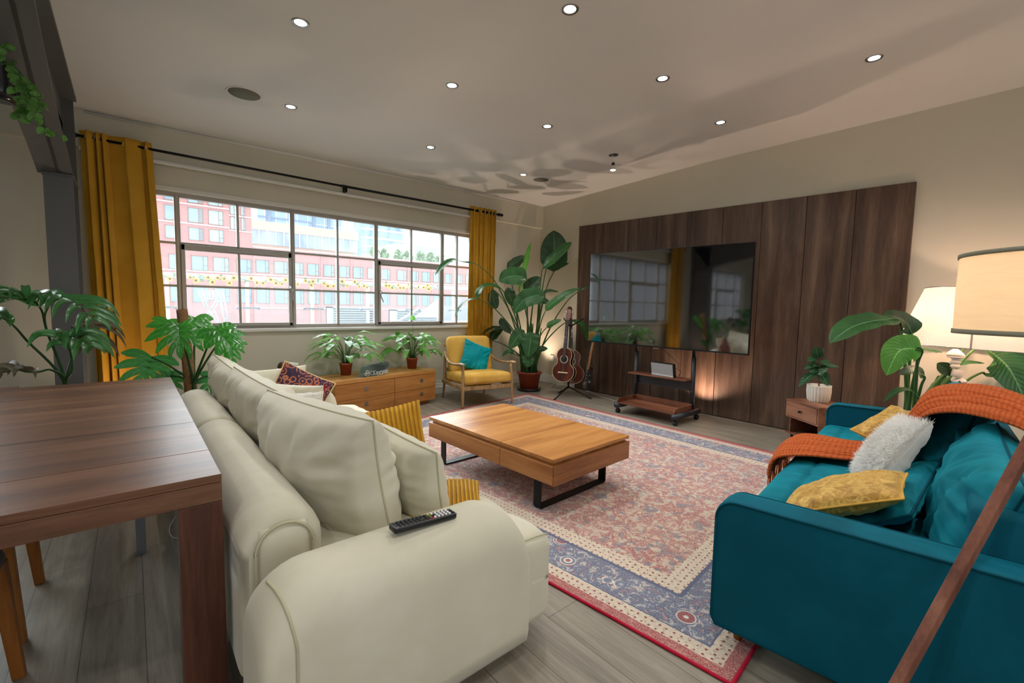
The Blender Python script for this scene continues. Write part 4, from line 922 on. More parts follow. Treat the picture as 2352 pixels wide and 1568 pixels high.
# ================================================================== TEAL SOFA
M_teal = fabric('teal_velvet', (0, 84, 104), 6, .45, .06, 400, .75, 3.0, (6, 96, 116), (30, 175, 200))
M_tealc = fabric('teal_velvet_cushion', (0, 104, 122), 8, .5, .08, 300, .75, 4.0, (8, 120, 138), (40, 190, 210))
M_tealp = fabric('teal_piping', (0, 70, 86), 3, .3)
SO, SA = Vector((1.68, .755, 0)), math.radians(6.6)
SM = Matrix.Translation(SO) @ rotz(SA)
def SL(p): return SM @ Vector(p)
def SV(v): return (SM.to_3x3() @ Vector(v))
ts = thing('sofa', 'deep teal velvet sofa with tufted seat and slim boxy arms at the right', 'sofa', SO, SA)
def bsh(yz):  # arm outline front-top rounded
    return yz
def barm(x0, x1):
    out = [(-.90, .09), (-.0, .09), (.0, .50)]+[(-.07+.07*math.sin(k*PI/16), .52+.07*math.cos(PI/2-k*PI/16)*0+.07*math.cos(k*PI/16)) for k in range(8, -1, -1)]+[(-.90, .60)]
    out = [(-.90, .09), (-.015, .09), (.0, .12), (.0, .52)]+[(-.07+.07*math.cos(k*PI/16), .52+.07*math.sin(k*PI/16)) for k in range(0, 9)]+[(-.90, .605)]
    b = MB(); n = len(out); T = .022; vs = []; fs = []
    st = [(x0, .985), (x0+.006, .996), (x0+T, 1.0), (x1-T, 1.0), (x1-.006, .996), (x1, .985)]
    for x, s in st:
        for y, z in out: vs.append((x, -.45+(y+.45)*s, .34+(z-.34)*s))
    for i in range(len(st)-1):
        for k in range(n): fs.append((i*n+k, i*n+(k+1) % n, (i+1)*n+(k+1) % n, (i+1)*n+k))
    b.add(vs, fs, None, True)
    for i, rv in ((0, True), (len(st)-1, False)):
        idx = [i*n+k for k in range(n)]; b.f.append(idx[::-1] if not rv else idx); b.smooth.append(False)
    # faces orientation fix
    o = b.build('arm', M_teal, ts, world=False)
    b = MB()
    for x in (x0-.001, x1+.001):
        b.tube([(x, -.45+(y+.45)*.985, .34+(z-.34)*.985) for y, z in out], .0045, 6, cap=False)
    b.build('piping', M_tealp, o if False else ts, world=False)
barm(0, .13); barm(2.49, 2.62)
b = MB(); b.bb((.13, -.90, .09), (2.49, -.68, .74), bev=.03); b.build('backrest', M_teal, ts, world=False)
b = MB(); b.bb((.131, -.70, .10), (2.489, -.03, .26), bev=.02); b.build('base', M_teal, ts, world=False)
def tuft(q, x, y, z):
    q = Vector(q)
    if z > .99:
        gx, gy = q.x/.262, (q.y)/.20
        cx_, cy_ = abs(math.cos(PI*(gx+.5))), abs(math.cos(PI*(gy+.5)))
        e = (1-abs(x)**6)*(1-abs(y)**6)
        q.z += (-.030*(1-min(1, cx_*2.4))**2*1.0-.014*(1-min(1, cy_*2.6))**2)*e-.022*e*max(0, 1-math.hypot((gx-round(gx))/.18, (gy-round(gy))/.2))
    return q
b = MB(); b.rbox((2.35, .68, .18), .055, Matrix.Translation((1.31, -.335, .345)), 64, (.0, .01, .022), tuft); b.build('seat', M_tealc, ts, world=False)
b = MB()
for k in range(9):
    for j in (-1, 0, 1):
        x, y = 1.31+(k-4)*.262, -.335+j*.20; b.lathe([(0, .004), (.010, .002), (.012, -.004)], (x, y, .414), 10)
b.build('tuft_buttons', M_tealp, ts, world=False)
for x in (.10, 2.52):
    for y in (-.08, -.82):
        b = MB(); b.cyl((x, y, 0), (x, y, .092), .014, 12, .024); b.build('leg', M_chw, ts, world=False)
GT = 'loose teal cushions on the teal sofa'
def sc_(name, label, w, h, T, c, xa, ya, mat, group=None, piping=None, **kw):
    return cushion(name, label, 'cushion', w, h, T, SL(c), SV(xa), SV(ya), mat, group, piping, **kw)
sc_('back_cushion', 'nearest big teal back cushion behind the floor lamp leg', 1.12, .43, .25, (.71, -.74, .60), (-1, .02, 0), (0, -.30, 1), M_tealc, GT, M_tealp, wr=.022, seed=31, pinch=.04, power=.34)
sc_('back_cushion', 'far teal back cushion mostly covered by the orange throw', 1.12, .49, .25, (1.92, -.68, .62), (-1, -.03, 0), (0, -.26, 1), M_tealc, GT, M_tealp, wr=.022, seed=37, pinch=.04, power=.34)
sc_('scatter_cushion', 'flat flanged teal cushion lying low in front of the near back cushion', .95, .32, .11, (.82, -.47, .50), (-1, .10, 0), (.0, -.62, .45), M_tealc, GT, M_tealp, wr=.016, seed=41, pinch=.03, power=.35)
M_gold = NT('crushed_gold_velvet'); _v = M_gold.coord(); _n = M_gold.noise(_v, 26, 5, .75, 1.2)
M_gold.set(Base_Color=M_gold.ramp(_n, [(.38, rgba((150, 104, 22))), (.5, rgba((184, 140, 50))), (.62, rgba((214, 178, 92)))]), Roughness=.55, Sheen_Weight=.5, Sheen_Tint=rgba((250, 225, 160))); M_gold.bump(_n, .35, .006); M_gold = M_gold.m
M_goldp = plain('gold_cord', (206, 160, 60), .6)
sc_('velvet_cushion', 'gold crushed velvet cushion farther away, beside the far arm of the teal sofa', .50, .32, .13, (1.96, -.46, .57), (.80, -.30, .20), (.30, .50, .22), M_gold, 'gold crushed velvet cushions on the teal sofa', M_goldp, wr=.01, seed=3, pinch=.05)
sc_('velvet_cushion', 'gold crushed velvet cushion nearest the camera, just behind the near arm', .42, .42, .13, (.50, -.34, .555), (-1, 0, 0.05), (.02, -.86, .42), M_gold, 'gold crushed velvet cushions on the teal sofa', M_goldp, wr=.008, seed=6, pinch=.05)
c_ = SL((1.10, -.45, .62)); fur_cushion('white fluffy faux fur cushion leaning in the middle of the teal sofa', .39, .40, .15, c_, SV((-.85, -.25, .12)), SV((.20, -.42, .78)), 8, 3800, .030, pinch=.05)
# orange knitted throw
M_throw = NT('burnt_orange_knit'); _tc = M_throw.node('ShaderNodeTexCoord'); _mp = M_throw.node('ShaderNodeMapping', {'Vector': (_tc, 'UV'), 'Scale': (26, 95, 1)})
_vo = M_throw.node('ShaderNodeTexVoronoi', {'Vector': _mp, 'Scale': 1.0, 'Randomness': .15})
M_throw.set(Base_Color=M_throw.ramp((_vo, 0), [(0, rgba((200, 102, 56))), (.45, rgba((182, 86, 44))), (.75, rgba((142, 62, 30)))]), Roughness=.95, Sheen_Weight=.25, Sheen_Tint=rgba((240, 160, 110)), Specular_IOR_Level=.1)
_iv = M_throw.math('SUBTRACT', 1.0, (_vo, 0)); M_throw.bump(_iv, .9, .012); M_throw = M_throw.m
th = thing('throw_blanket', 'burnt orange knitted throw draped from the back of the teal sofa across its seat', 'throw', SL((1.5, -.4, .45)))
UP_ = [(1.75, .07, .32), (1.75, .05, .44), (1.73, -.06, .475), (1.76, -.28, .475), (1.85, -.44, .52), (1.92, -.54, .68), (1.95, -.62, .845), (1.85, -.78, .885), (1.58, -.92, .87), (1.35, -1.0, .78), (1.2, -1.02, .6)]
LO_ = [(1.14, .06, .33), (1.12, .04, .44), (1.18, -.06, .475), (1.32, -.30, .475), (1.40, -.44, .53), (1.34, -.52, .66), (1.18, -.60, .80), (1.06, -.72, .85), (.94, -.84, .85), (.80, -.96, .77), (.7, -1.0, .6)]
UC, LCv = catmull(UP_, 90), catmull(LO_, 90)
def thf(u, v):
    i = int(round(v*89)); j0, j1 = max(i-1, 0), min(i+1, 89)
    p = UC[i].lerp(LCv[i], u); s_ = (LCv[i]-UC[i]).normalized(); t = (UC[j1].lerp(LCv[j1], u)-UC[j0].lerp(LCv[j0], u)).normalized(); n_ = t.cross(s_).normalized()
    if i > 12 and n_.z < 0: n_ = -n_
    if i <= 12: n_ = Vector((0, .6, .8)) if i > 6 else Vector((0, 1, .1))
    f_ = .35+.65*min(1, max(0, (v-.35)/.25)); arch = .012+.022*math.sin(PI*u)
    return SL(p+n_*(arch+f_*(.013*math.sin(u*24+v*6)+.006*math.sin(u*51+v*13))+.010*noise.noise(Vector((u*4, v*9, 3)))))
b = MB(); b.grid(thf, 60, 90); o = b.build('knit', M_throw, th); m_ = o.modifiers.new('solid', 'SOLIDIFY'); m_.thickness = .012; m_.offset = 1
b = MB(); random.seed(4)
for k in range(46):
    p = Vector(thf((k+.5)/46, 0.0)); b.tube([p, p+Vector((random.uniform(-.01, .01), .0, -.035)), p+Vector((random.uniform(-.015, .015), 0, -.075))], .0028, 5)
b.build('fringe', M_throw, th)
# ---- floor lamp (tripod) with drum shade
def shademat(name, c, tr=.36):
    t = NT(name); v = t.coord('Object', (1, 1, 9)); n = t.noise(v, 14, 3)
    col = t.ramp(n, [(.3, rgba(tuple(x-6 for x in c))), (.7, rgba(c))])
    d_ = t.node('ShaderNodeBsdfDiffuse', {'Color': col}); tl = t.node('ShaderNodeBsdfTranslucent', {'Color': col}); mx = t.node('ShaderNodeMixShader', {'Fac': tr})
    t.t.links.new(d_.outputs[0], mx.inputs[1]); t.t.links.new(tl.outputs[0], mx.inputs[2]); t.t.links.new(mx.outputs[0], t.n['Material Output'].inputs[0]); return t.m
M_shade1 = shademat('cream_linen_shade', (246, 228, 196)); M_shade2 = shademat('white_linen_shade', (244, 232, 220), .30)
M_trim = fabric('sage_trim', (150, 150, 132), 3)
Q2 = D(2065, 1568, 1.215); Q1 = D(2352, 1040, 1.25); dv_ = (Q2-Q1)/(Q2.z-Q1.z); foot = Q1+dv_*(0-Q1.z); hub = Q1+dv_*(1.06-Q1.z)
_dh = (hub-CAM).dot(_f); _ph = 1176+FPX*(hub-CAM).dot(_r)/_dh
R1 = (_ph-2242)/FPX*_dh; zt1 = D(_ph-80, 556, _dh-R1*.8).z; zb1 = D(2300, 775, _dh-R1*.8).z; LC = Vector((hub.x, hub.y, (zt1+zb1)/2))

fl = thing('floor_lamp', 'tripod floor lamp with a cream drum shade, cut off at the right edge', 'floor lamp', (LC.x, LC.y, 0))
b = MB(); b.lathe([(R1, zb1-.0), (R1+.002, (zb1+zt1)/2), (R1, zt1)], (LC.x, LC.y, 0), 64); o = b.build('lamp_shade', M_shade1, fl)
b = MB(); b.lathe([(R1-.002, zb1-.002), (R1+.004, zb1-.002), (R1+.004, zb1+.012), (R1-.002, zb1+.012)], (LC.x, LC.y, 0), 64); b.build('shade_trim', M_trim, fl); b = MB(); b.lathe([(R1-.002, zt1-.010), (R1+.004, zt1-.010), (R1+.004, zt1+.002), (R1-.002, zt1+.002)], (LC.x, LC.y, 0), 64); b.build('shade_trim', M_trim, fl)
b = MB()
for k in range(3):
    a = 2*PI*k/3+2.2; b.tube([(LC.x, LC.y, zb1+.02), (LC.x+R1*math.cos(a), LC.y+R1*math.sin(a), zb1+.004)], .003, 6)
b.cyl((LC.x, LC.y, 1.06), (LC.x, LC.y, zb1+.08), .010, 10); b.build('shade_spider', M_chrome, fl)
b = MB(); b.lathe([(0, zb1+.19), (.018, zb1+.185), (.030, zb1+.15), (.026, zb1+.11), (.013, zb1+.08)], (LC.x, LC.y, 0), 16); b.build('bulb', emis('warm_bulb', (255, 220, 170), 4), fl)
M_lleg = wood('reddish_walnut_leg', ((88, 48, 34), (118, 70, 52), (138, 90, 70)), 'Z', 1.0, .5, .35, .04)
hubc = Vector((LC.x, LC.y, 1.06))
for k in range(3):
    d_ = (foot-hubc); d_.z = 0; d_ = rotz((0, 1.3, 2.75)[k]) @ d_; f_ = Vector((hubc.x+d_.x, hubc.y+d_.y, 0.0)); t_ = hubc+d_.normalized()*.03
    if k == 0: t_ = hub
    ax = (f_-t_).normalized(); s1 = ax.cross(Vector((0, 0, 1))).normalized(); s2 = s1.cross(ax).normalized(); b = MB(); hw, hh = .0135, .0115
    vs = [t_+s1*i*hw+s2*j*hh for i, j in ((-1, -1), (1, -1), (1, 1), (-1, 1))]+[f_+s1*i*hw+s2*j*hh+Vector((0, 0, .004)) for i, j in ((-1, -1), (1, -1), (1, 1), (-1, 1))]
    b.add(vs, [(0, 1, 2, 3), (7, 6, 5, 4), (0, 4, 5, 1), (1, 5, 6, 2), (2, 6, 7, 3), (3, 7, 4, 0)]); b.build('leg', M_lleg, fl, bevel=.002)
b = MB(); b.lathe([(0, 1.03), (.028, 1.032), (.032, 1.05), (.024, 1.07), (0, 1.075)], (LC.x, LC.y, 0), 20); b.build('hub', M_lleg, fl)
point('floor_lamp_bulb', (LC.x, LC.y, zb1+.15), 7, (1.0, .70, .48), .04)
# ---- table lamp with white shade on a turned zigzag stem, on a small stool behind the sofa
TL = D(2205, 800, 3.55); z0 = TL.z
tl = thing('table_lamp', 'white tapered shade lamp on a stacked turned zigzag stem behind the teal sofa', 'lamp', (TL.x, TL.y, 0))
TS = D(2212, 765, 3.55); zb2 = D(2212, 798, 3.55).z; zt2 = D(2212, 670, 3.55).z+.02; rb, rt = .395, .265
MT = Matrix.Translation((TS.x, TS.y, zb2)) @ Matrix.Rotation(math.radians(3), 4, tuple(_f))
b = MB(); b.lathe([(rb, 0), ((rb+rt)/2+.003, (zt2-zb2)/2), (rt, zt2-zb2)], (0, 0, 0), 72, MT); b.build('lamp_shade', M_shade2, tl)
b = MB(); b.tube([MT @ Vector((rt*math.cos(a*PI/32), rt*math.sin(a*PI/32), zt2-zb2)) for a in range(65)], .0035, 6, cap=False); b.build('shade_ring', M_chrome, tl); b = MB(); b.tube([MT @ Vector((rb*math.cos(a*PI/32), rb*math.sin(a*PI/32), 0)) for a in range(65)], .003, 6, cap=False); b.build('shade_ring', M_chrome, tl)
b = MB(); d_ = (CAM-TS); d_.z = 0; d_.normalize(); e_ = rotz(.12) @ d_; b.tube([MT @ (e_*(rb+.002)), MT @ (e_*(rt+.002)+Vector((0, 0, zt2-zb2)))], .006, 6); b.build('shade_seam', plain('seam_pink_white', (226, 205, 190), .8), tl)
M_lwhite = plain('chalk_white_turned_wood', (226, 219, 210), .55)
lvl = [((2193, 803), .032, 'cone'), ((2195, 812), .052, 'disc'), ((2196, 818), .050, 'disc'), ((2196, 826), .026, 'neck'), ((2196, 834), .034, 'bead'), ((2197, 844), .034, 'bead'), ((2199, 858), .036, 'cyl'), ((2204, 874), .044, 'spin'), ((2208, 886), .02, 'neck')]
def seg(px_, py_, r_, h_, prof, tilt=0):
    p = D(px_, py_, 3.55); b = MB(); b.lathe([(r_*a, h_*c) for a, c in prof], (0, 0, 0), 24, Matrix.Translation(p) @ Matrix.Rotation(tilt, 4, tuple(_f))); b.build('stem_segment', M_lwhite, tl)
seg(2194, 811, .055, .03, [(0, -.5), (1, -.5), (1, -.3), (.6, .6), (.25, 1.1), (0, 1.1)]); seg(2195, 818, .053, .02, [(0, -.5), (1, -.5), (1, -.1), (.96, 0), (1, .1), (1, .5), (0, .5)])
seg(2196, 825, .04, .026, [(0, -.6), (.6, -.6), (.6, -.2), (.9, .5), (0, .5)]); seg(2195, 832, .034, .03, [(0, -.5), (.6, -.5), (1, 0), (.6, .5), (0, .5)]); seg(2195, 841, .035, .034, [(0, -.5), (.6, -.5), (1, 0), (.6, .5), (0, .5)])
seg(2198, 857, .034, .056, [(0, -.5), (.9, -.5), (1, -.4), (1, .4), (.9, .5), (0, .5)], .22); seg(2203, 875, .046, .05, [(0, -.5), (.5, -.5), (1, -.05), (1, .05), (.4, .5), (0, .5)], -.1)
for k in range(9): seg(2206+(k % 2)*3, 890+k*13, .034+.006*(k % 3), .052, [(0, -.5), (.6, -.5), (1, -.15), (1, .15), (.6, .5), (0, .5)], .1*(-1)**k)
pb_ = D(2210, 1006, 3.55)
b = MB(); b.lathe([(0, .39), (.10, .39), (.11, .41), (.05, .44), (0, pb_.z+.02)], (pb_.x, pb_.y, 0), 28); b.build('base', M_lwhite, tl)
st_ = thing('stool', 'small round side stool under the turned white lamp behind the teal sofa', 'stool', (pb_.x, pb_.y, 0))
b = MB(); b.lathe([(0, .36), (.17, .36), (.175, .375), (.17, .39), (0, .39)], (pb_.x, pb_.y, 0), 28); b.build('top', M_lleg, st_)
for k in range(3):
    b = MB(); a = k*2*PI/3; b.cyl((pb_.x+.12*math.cos(a), pb_.y+.12*math.sin(a), .36), (pb_.x+.15*math.cos(a), pb_.y+.15*math.sin(a), 0), .014, 10); b.build('leg', M_lleg, st_)
point('table_lamp_bulb', (TS.x, TS.y, zb2+.20), 10, (1.0, .64, .45), .04)
# ---- nightstand
M_ns = wood('nightstand_walnut', ((104, 64, 46), (136, 92, 70), (158, 112, 88)), 'X', 1.2, .45, .35, .03)
M_nsd = wood('nightstand_walnut_side', ((92, 56, 40), (120, 78, 58), (140, 98, 76)), 'X', 1.2, .5, .3, .03)
na = math.atan2(-.34, -.25)
ns = thing('nightstand', 'small walnut veneer nightstand with one drawer beside the teal sofa', 'nightstand', (4.9, 1.56, 0), na)
W_, Dp = .425, .36   # local x along the front, local +y goes into the body
def nb(b, a, c, bev=0): b.bb(a, c, bev=bev); return b
b = MB(); nb(b, (0, 0, .438), (W_, Dp, .452)); nb(b, (0, 0, .28), (W_, Dp, .294)); nb(b, (0, 0, .294), (.014, Dp, .438)); nb(b, (W_-.014, 0, .294), (W_, Dp, .438)); nb(b, (.014, Dp-.01, .294), (W_-.014, Dp, .438)); b.build('case', M_ns, ns, world=False, bevel=.001)
b = MB(); nb(b, (.017, -.004, .297), (W_-.017, .02, .435)); dr = b.build('drawer', M_ns, ns, world=False, bevel=.001)
b = MB(); b.lathe([(0, .030), (.010, .028), (.013, .022), (.010, .014), (.005, .008), (.005, 0)], (0, 0, 0), 14, Matrix.Translation((W_*.5, -.004, .366)) @ Matrix.Rotation(PI/2, 4, 'X')); b.build('knob', plain('dark_bronze', (40, 38, 36), .3, .8), dr, world=False)
b = MB(); nb(b, (.05, .01, .135), (.062, Dp, .28)); nb(b, (W_-.012, .01, .135), (W_, Dp, .28)); nb(b, (.05, Dp-.012, .135), (W_, Dp, .28)); nb(b, (0, 0, .12), (W_+.0, Dp, .135)); b.build('open_shelf', M_nsd, ns, world=False, bevel=.001)
for x, y in ((.05, .04), (W_-.05, .04), (.05, Dp-.04), (W_-.05, Dp-.04)):
    b = MB(); b.cyl((x, y, 0), (x, y, .12), .008, 10, .014); b.build('leg', M_metal_black, ns, world=False)
# ================================================================== PLANTS
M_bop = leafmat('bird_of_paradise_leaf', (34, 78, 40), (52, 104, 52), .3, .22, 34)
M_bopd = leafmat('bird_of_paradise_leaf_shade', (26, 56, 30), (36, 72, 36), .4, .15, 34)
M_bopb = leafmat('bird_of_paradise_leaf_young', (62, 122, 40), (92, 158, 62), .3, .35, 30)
M_stem = fabric('plant_stem_green', (70, 104, 58), 12, 0, .05, 60, .5, 4)
M_stemd = fabric('plant_stem_dark', (48, 78, 42), 10, 0, .05, 60, .5, 4)
M_terra = plain('terracotta_plastic', (150, 66, 40), .5); M_soil = paint('potting_soil', (52, 38, 28), 14, 1)
M_saucer = plain('black_saucer', (26, 27, 28), .4)
bopprof = lambda t: (min(1, t/.22))**.6*(1-max(0, (t-.45)/.55)**2.2)**.75 if t < 1 else 0
def pot(root, c, rt, rb, h, mat, rim=.012, zb=0.0):
    b = MB(); b.lathe([(0, zb), (rb, zb), (rt*.965, h-.03), (rt+rim*.3, h-.03), (rt+rim, h-.028), (rt+rim, h), (rt-.004, h), (rt-.01, h-.03), (0, h-.03)], c, 40); b.build('pot', mat, root)
    b = MB(); b.lathe([(0, h-.028), (rt*.96, h-.03)], c, 24); b.build('soil', M_soil, root)
def nv(kind, p):
    tc_ = (CAM-p).normalized()
    return {'c': tc_+Vector((0, 0, .25)), 'u': Vector((0, 0, 1))+tc_*.35, 'm': Vector((0, 0, .8))+tc_*.8, 's': Vector((.7, -.2, .8)), 'b': tc_*.6+Vector((-.6, .2, .5))}[kind]
def bop(root, base, leaves, mats, stemr=.011, basespread=.05, seed=1):
    random.seed(seed)
    for k, (pts, wpx, kind, dd, mi) in enumerate(leaves):
        d0 = base[1]
        ds = dd if isinstance(dd, (list, tuple)) else [dd]*len(pts)
        P = [D(x, y, ds[i] if i < len(ds) else ds[-1]) for i, (x, y) in enumerate(pts)]
        w_ = wpx/FPX*ds[0]; bp = base[0]+Vector((random.uniform(-1, 1)*basespread, random.uniform(-1, 1)*basespread, -.03))
        n_ = nv(kind, P[0]); m_ = MB(); m_.leaf(P, w_, n_, fold=.30, n=18, m=9, prof=bopprof, droop=.15, rip=.05, seed=k)
        m_.build('leaf', mats[mi], root)
        # petiole: rises from the crown and arches into the leaf
        q0 = P[0]; dirl = (P[1]-P[0]).normalized(); mid = bp.lerp(q0, .55); mid.z += .10*(q0.z-bp.z)
        ax = (q0-bp); m2 = bp+Vector((ax.x*.35, ax.y*.35, ax.z*.52)); m3 = bp+Vector((ax.x*.72, ax.y*.72, ax.z*.86))
        s_ = MB(); s_.tube([bp, m2, m3, q0, P[0].lerp(P[1], .5)], [stemr*1.6, stemr, stemr*.75, stemr*.6, stemr*.3], 8, 22); s_.build('petiole', M_stem, root)
px0, dz = (1213, 868), 6.93
pc = atz(1212, 893, 0.03); pc = Vector((4.73, 5.12, 0))
bp1 = thing('bird_of_paradise', 'very tall bird of paradise plant in a terracotta pot in the far corner', 'potted plant', pc)
b = MB(); b.lathe([(0, 0), (.17, 0), (.195, .045), (.188, .045), (.165, .012), (0, .012)], pc, 40); b.build('saucer', M_saucer, bp1)
pot(bp1, pc, .185, .135, .30, M_terra, .012, .013)
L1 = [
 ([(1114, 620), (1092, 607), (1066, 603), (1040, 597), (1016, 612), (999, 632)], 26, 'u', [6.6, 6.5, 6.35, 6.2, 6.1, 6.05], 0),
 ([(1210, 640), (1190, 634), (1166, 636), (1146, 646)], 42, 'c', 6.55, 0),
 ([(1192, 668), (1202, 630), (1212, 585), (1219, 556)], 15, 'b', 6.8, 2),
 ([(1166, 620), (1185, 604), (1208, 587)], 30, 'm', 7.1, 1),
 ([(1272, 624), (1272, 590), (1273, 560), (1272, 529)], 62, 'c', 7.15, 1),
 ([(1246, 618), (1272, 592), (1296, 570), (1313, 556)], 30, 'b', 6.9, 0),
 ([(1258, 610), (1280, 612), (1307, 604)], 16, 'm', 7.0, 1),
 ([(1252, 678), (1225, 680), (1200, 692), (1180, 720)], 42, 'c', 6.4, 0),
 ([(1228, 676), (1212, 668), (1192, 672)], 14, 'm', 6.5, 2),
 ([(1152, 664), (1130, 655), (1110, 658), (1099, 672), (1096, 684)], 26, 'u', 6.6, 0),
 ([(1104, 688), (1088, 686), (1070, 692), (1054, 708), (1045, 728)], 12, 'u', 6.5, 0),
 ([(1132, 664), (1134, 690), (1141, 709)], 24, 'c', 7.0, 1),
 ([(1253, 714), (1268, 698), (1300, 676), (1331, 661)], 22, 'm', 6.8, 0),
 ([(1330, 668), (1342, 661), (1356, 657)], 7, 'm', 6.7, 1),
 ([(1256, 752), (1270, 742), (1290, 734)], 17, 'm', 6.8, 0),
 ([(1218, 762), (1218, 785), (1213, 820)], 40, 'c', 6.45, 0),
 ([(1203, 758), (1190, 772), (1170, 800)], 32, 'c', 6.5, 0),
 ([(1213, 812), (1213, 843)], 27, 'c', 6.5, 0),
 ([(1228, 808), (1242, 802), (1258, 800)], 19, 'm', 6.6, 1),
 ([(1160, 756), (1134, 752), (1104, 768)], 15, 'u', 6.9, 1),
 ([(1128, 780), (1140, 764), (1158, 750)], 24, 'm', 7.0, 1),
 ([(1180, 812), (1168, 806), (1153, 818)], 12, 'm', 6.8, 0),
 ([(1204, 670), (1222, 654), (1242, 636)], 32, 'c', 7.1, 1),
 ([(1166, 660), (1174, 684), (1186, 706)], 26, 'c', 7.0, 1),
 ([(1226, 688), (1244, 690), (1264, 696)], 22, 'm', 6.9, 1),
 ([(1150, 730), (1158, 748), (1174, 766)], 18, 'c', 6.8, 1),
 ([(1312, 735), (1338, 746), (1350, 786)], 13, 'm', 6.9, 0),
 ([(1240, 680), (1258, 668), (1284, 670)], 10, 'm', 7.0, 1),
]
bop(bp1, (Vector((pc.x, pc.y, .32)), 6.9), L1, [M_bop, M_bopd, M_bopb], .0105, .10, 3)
b = MB(); random.seed(8)
for k in range(9):
    a = k*.7; x, y = pc.x+.08*math.cos(a), pc.y+.08*math.sin(a); b.tube([(x, y, .26), (x+.03*math.cos(a), y+.03*math.sin(a), .45), (pc.x+.17*math.cos(a), pc.y+.17*math.sin(a), .85+.2*random.random())], [.034, .024, .009], 8, 14, flat=.6)
b.build('leaf_sheaths', M_stemd, bp1)
bc = Vector((4.95, .62, 0))
bp2 = thing('bird_of_paradise', 'bird of paradise plant with broad leaves behind the teal sofa and lamp', 'potted plant', bc)
pot(bp2, bc, .17, .13, .30, M_terra)
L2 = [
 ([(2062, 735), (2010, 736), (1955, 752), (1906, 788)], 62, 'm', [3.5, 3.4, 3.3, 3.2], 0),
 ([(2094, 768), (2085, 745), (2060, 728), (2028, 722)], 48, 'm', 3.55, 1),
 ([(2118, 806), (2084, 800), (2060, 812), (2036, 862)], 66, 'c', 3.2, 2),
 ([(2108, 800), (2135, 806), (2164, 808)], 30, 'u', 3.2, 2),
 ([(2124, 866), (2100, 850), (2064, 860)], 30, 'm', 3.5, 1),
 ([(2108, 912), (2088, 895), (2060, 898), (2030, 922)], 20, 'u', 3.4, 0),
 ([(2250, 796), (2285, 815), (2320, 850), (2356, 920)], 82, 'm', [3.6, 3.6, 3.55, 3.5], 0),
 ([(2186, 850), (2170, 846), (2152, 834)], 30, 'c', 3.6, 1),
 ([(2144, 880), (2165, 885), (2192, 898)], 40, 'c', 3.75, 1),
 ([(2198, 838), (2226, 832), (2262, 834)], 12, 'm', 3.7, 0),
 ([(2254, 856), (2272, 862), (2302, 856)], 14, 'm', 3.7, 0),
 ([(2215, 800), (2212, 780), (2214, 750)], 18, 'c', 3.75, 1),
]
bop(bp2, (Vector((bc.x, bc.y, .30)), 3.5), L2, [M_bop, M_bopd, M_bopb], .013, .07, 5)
# ---- peace lilies on the cabinet
M_lily = leafmat('peace_lily_leaf', (54, 108, 48), (104, 168, 74), .22, .38, 26)
def lily(label, c, rpot, hpot, seed, spread, height, spathe=None):
    r = thing('peace_lily', label, 'potted plant', c, 0, 'peace lilies on the wooden cabinet'); random.seed(seed)
    b = MB(); b.lathe([(0, 0), (rpot*.78, 0), (rpot*.95, hpot-.025), (rpot, hpot-.025), (rpot*1.02, hpot), (rpot*.96, hpot), (rpot*.9, hpot-.02), (0, hpot-.02)], (0, 0, 0), 32); b.build('pot', M_terra, r, world=False)
    s_ = MB()
    for k in range(36):
        a = k*2.39996+random.uniform(-.25, .25); tier = k/36; reach = spread*(1.0-.55*tier)*random.uniform(.75, 1.1); hh = height*(.45+.6*tier)*random.uniform(.8, 1.1)
        if k < 10: hh = height*random.uniform(.15, .4)
        ca, sa = math.cos(a), math.sin(a); p0 = Vector((ca*.02, sa*.02, hpot-.01)); lb = Vector((ca*reach*.52, sa*reach*.52, hpot+hh)); L = random.uniform(.20, .27)
        dr_ = Vector((ca, sa, 0)); drop = random.uniform(.25, .9)*(1.1-tier*.7); P = [lb, lb+dr_*L*.35+Vector((0, 0, .02)), lb+dr_*L*.7+Vector((0, 0, -.03*drop)), lb+dr_*L*.95+Vector((0, 0, -.12*drop))]
        m_ = MB(); m_.off = Vector(c); m_.leaf(P, random.uniform(.066, .090), (ca*.2+random.uniform(-.3, .3), sa*.2+random.uniform(-.3, .3), 1), fold=.25, n=11, m=5, prof=lambda t: math.sin(PI*t**.8)**.85 if t < 1 else 0, rip=.08, seed=k); m_.build('leaf', M_lily, r, world=False)
        s_.tube([p0, p0.lerp(lb, .5)+Vector((-ca*.02, -sa*.02, .03)), lb, P[1]], [.004, .003, .0022, .001], 5, 10)
    if spathe:
        s_.tube([(0, 0, hpot), (.01, 0, hpot+spathe*.6), (.012, 0, hpot+spathe)], [.003, .0025, .002], 5, 8)
        m_ = MB(); m_.leaf([(.012, 0, hpot+spathe), (.01, .0, hpot+spathe+.03), (.0, 0, hpot+spathe+.075)], .075, (-.5, -.8, .1), fold=.5, n=9, m=5); m_.build('leaf', M_lily, r, world=False)
    s_.build('stems', M_stem, r, world=False); return r
CB = Vector((1.66, 4.93, 0)); CA = math.radians(10); cx_ = Vector((math.cos(CA), math.sin(CA), 0)); cy_ = Vector((-math.sin(CA), math.cos(CA), 0)); CH = .45
def onc(px_, py_): return atz(px_, py_, CH)
lily('peace lily in a terracotta pot at the left end of the wooden cabinet', onc(796, 861)+Vector((0, .02, .001)), .074, .145, 21, .50, .32)
lily('peace lily with one tall upright stem, right of the folded fabric on the cabinet', onc(948, 846)+Vector((0, .02, .001)), .074, .145, 33, .50, .32, .50)
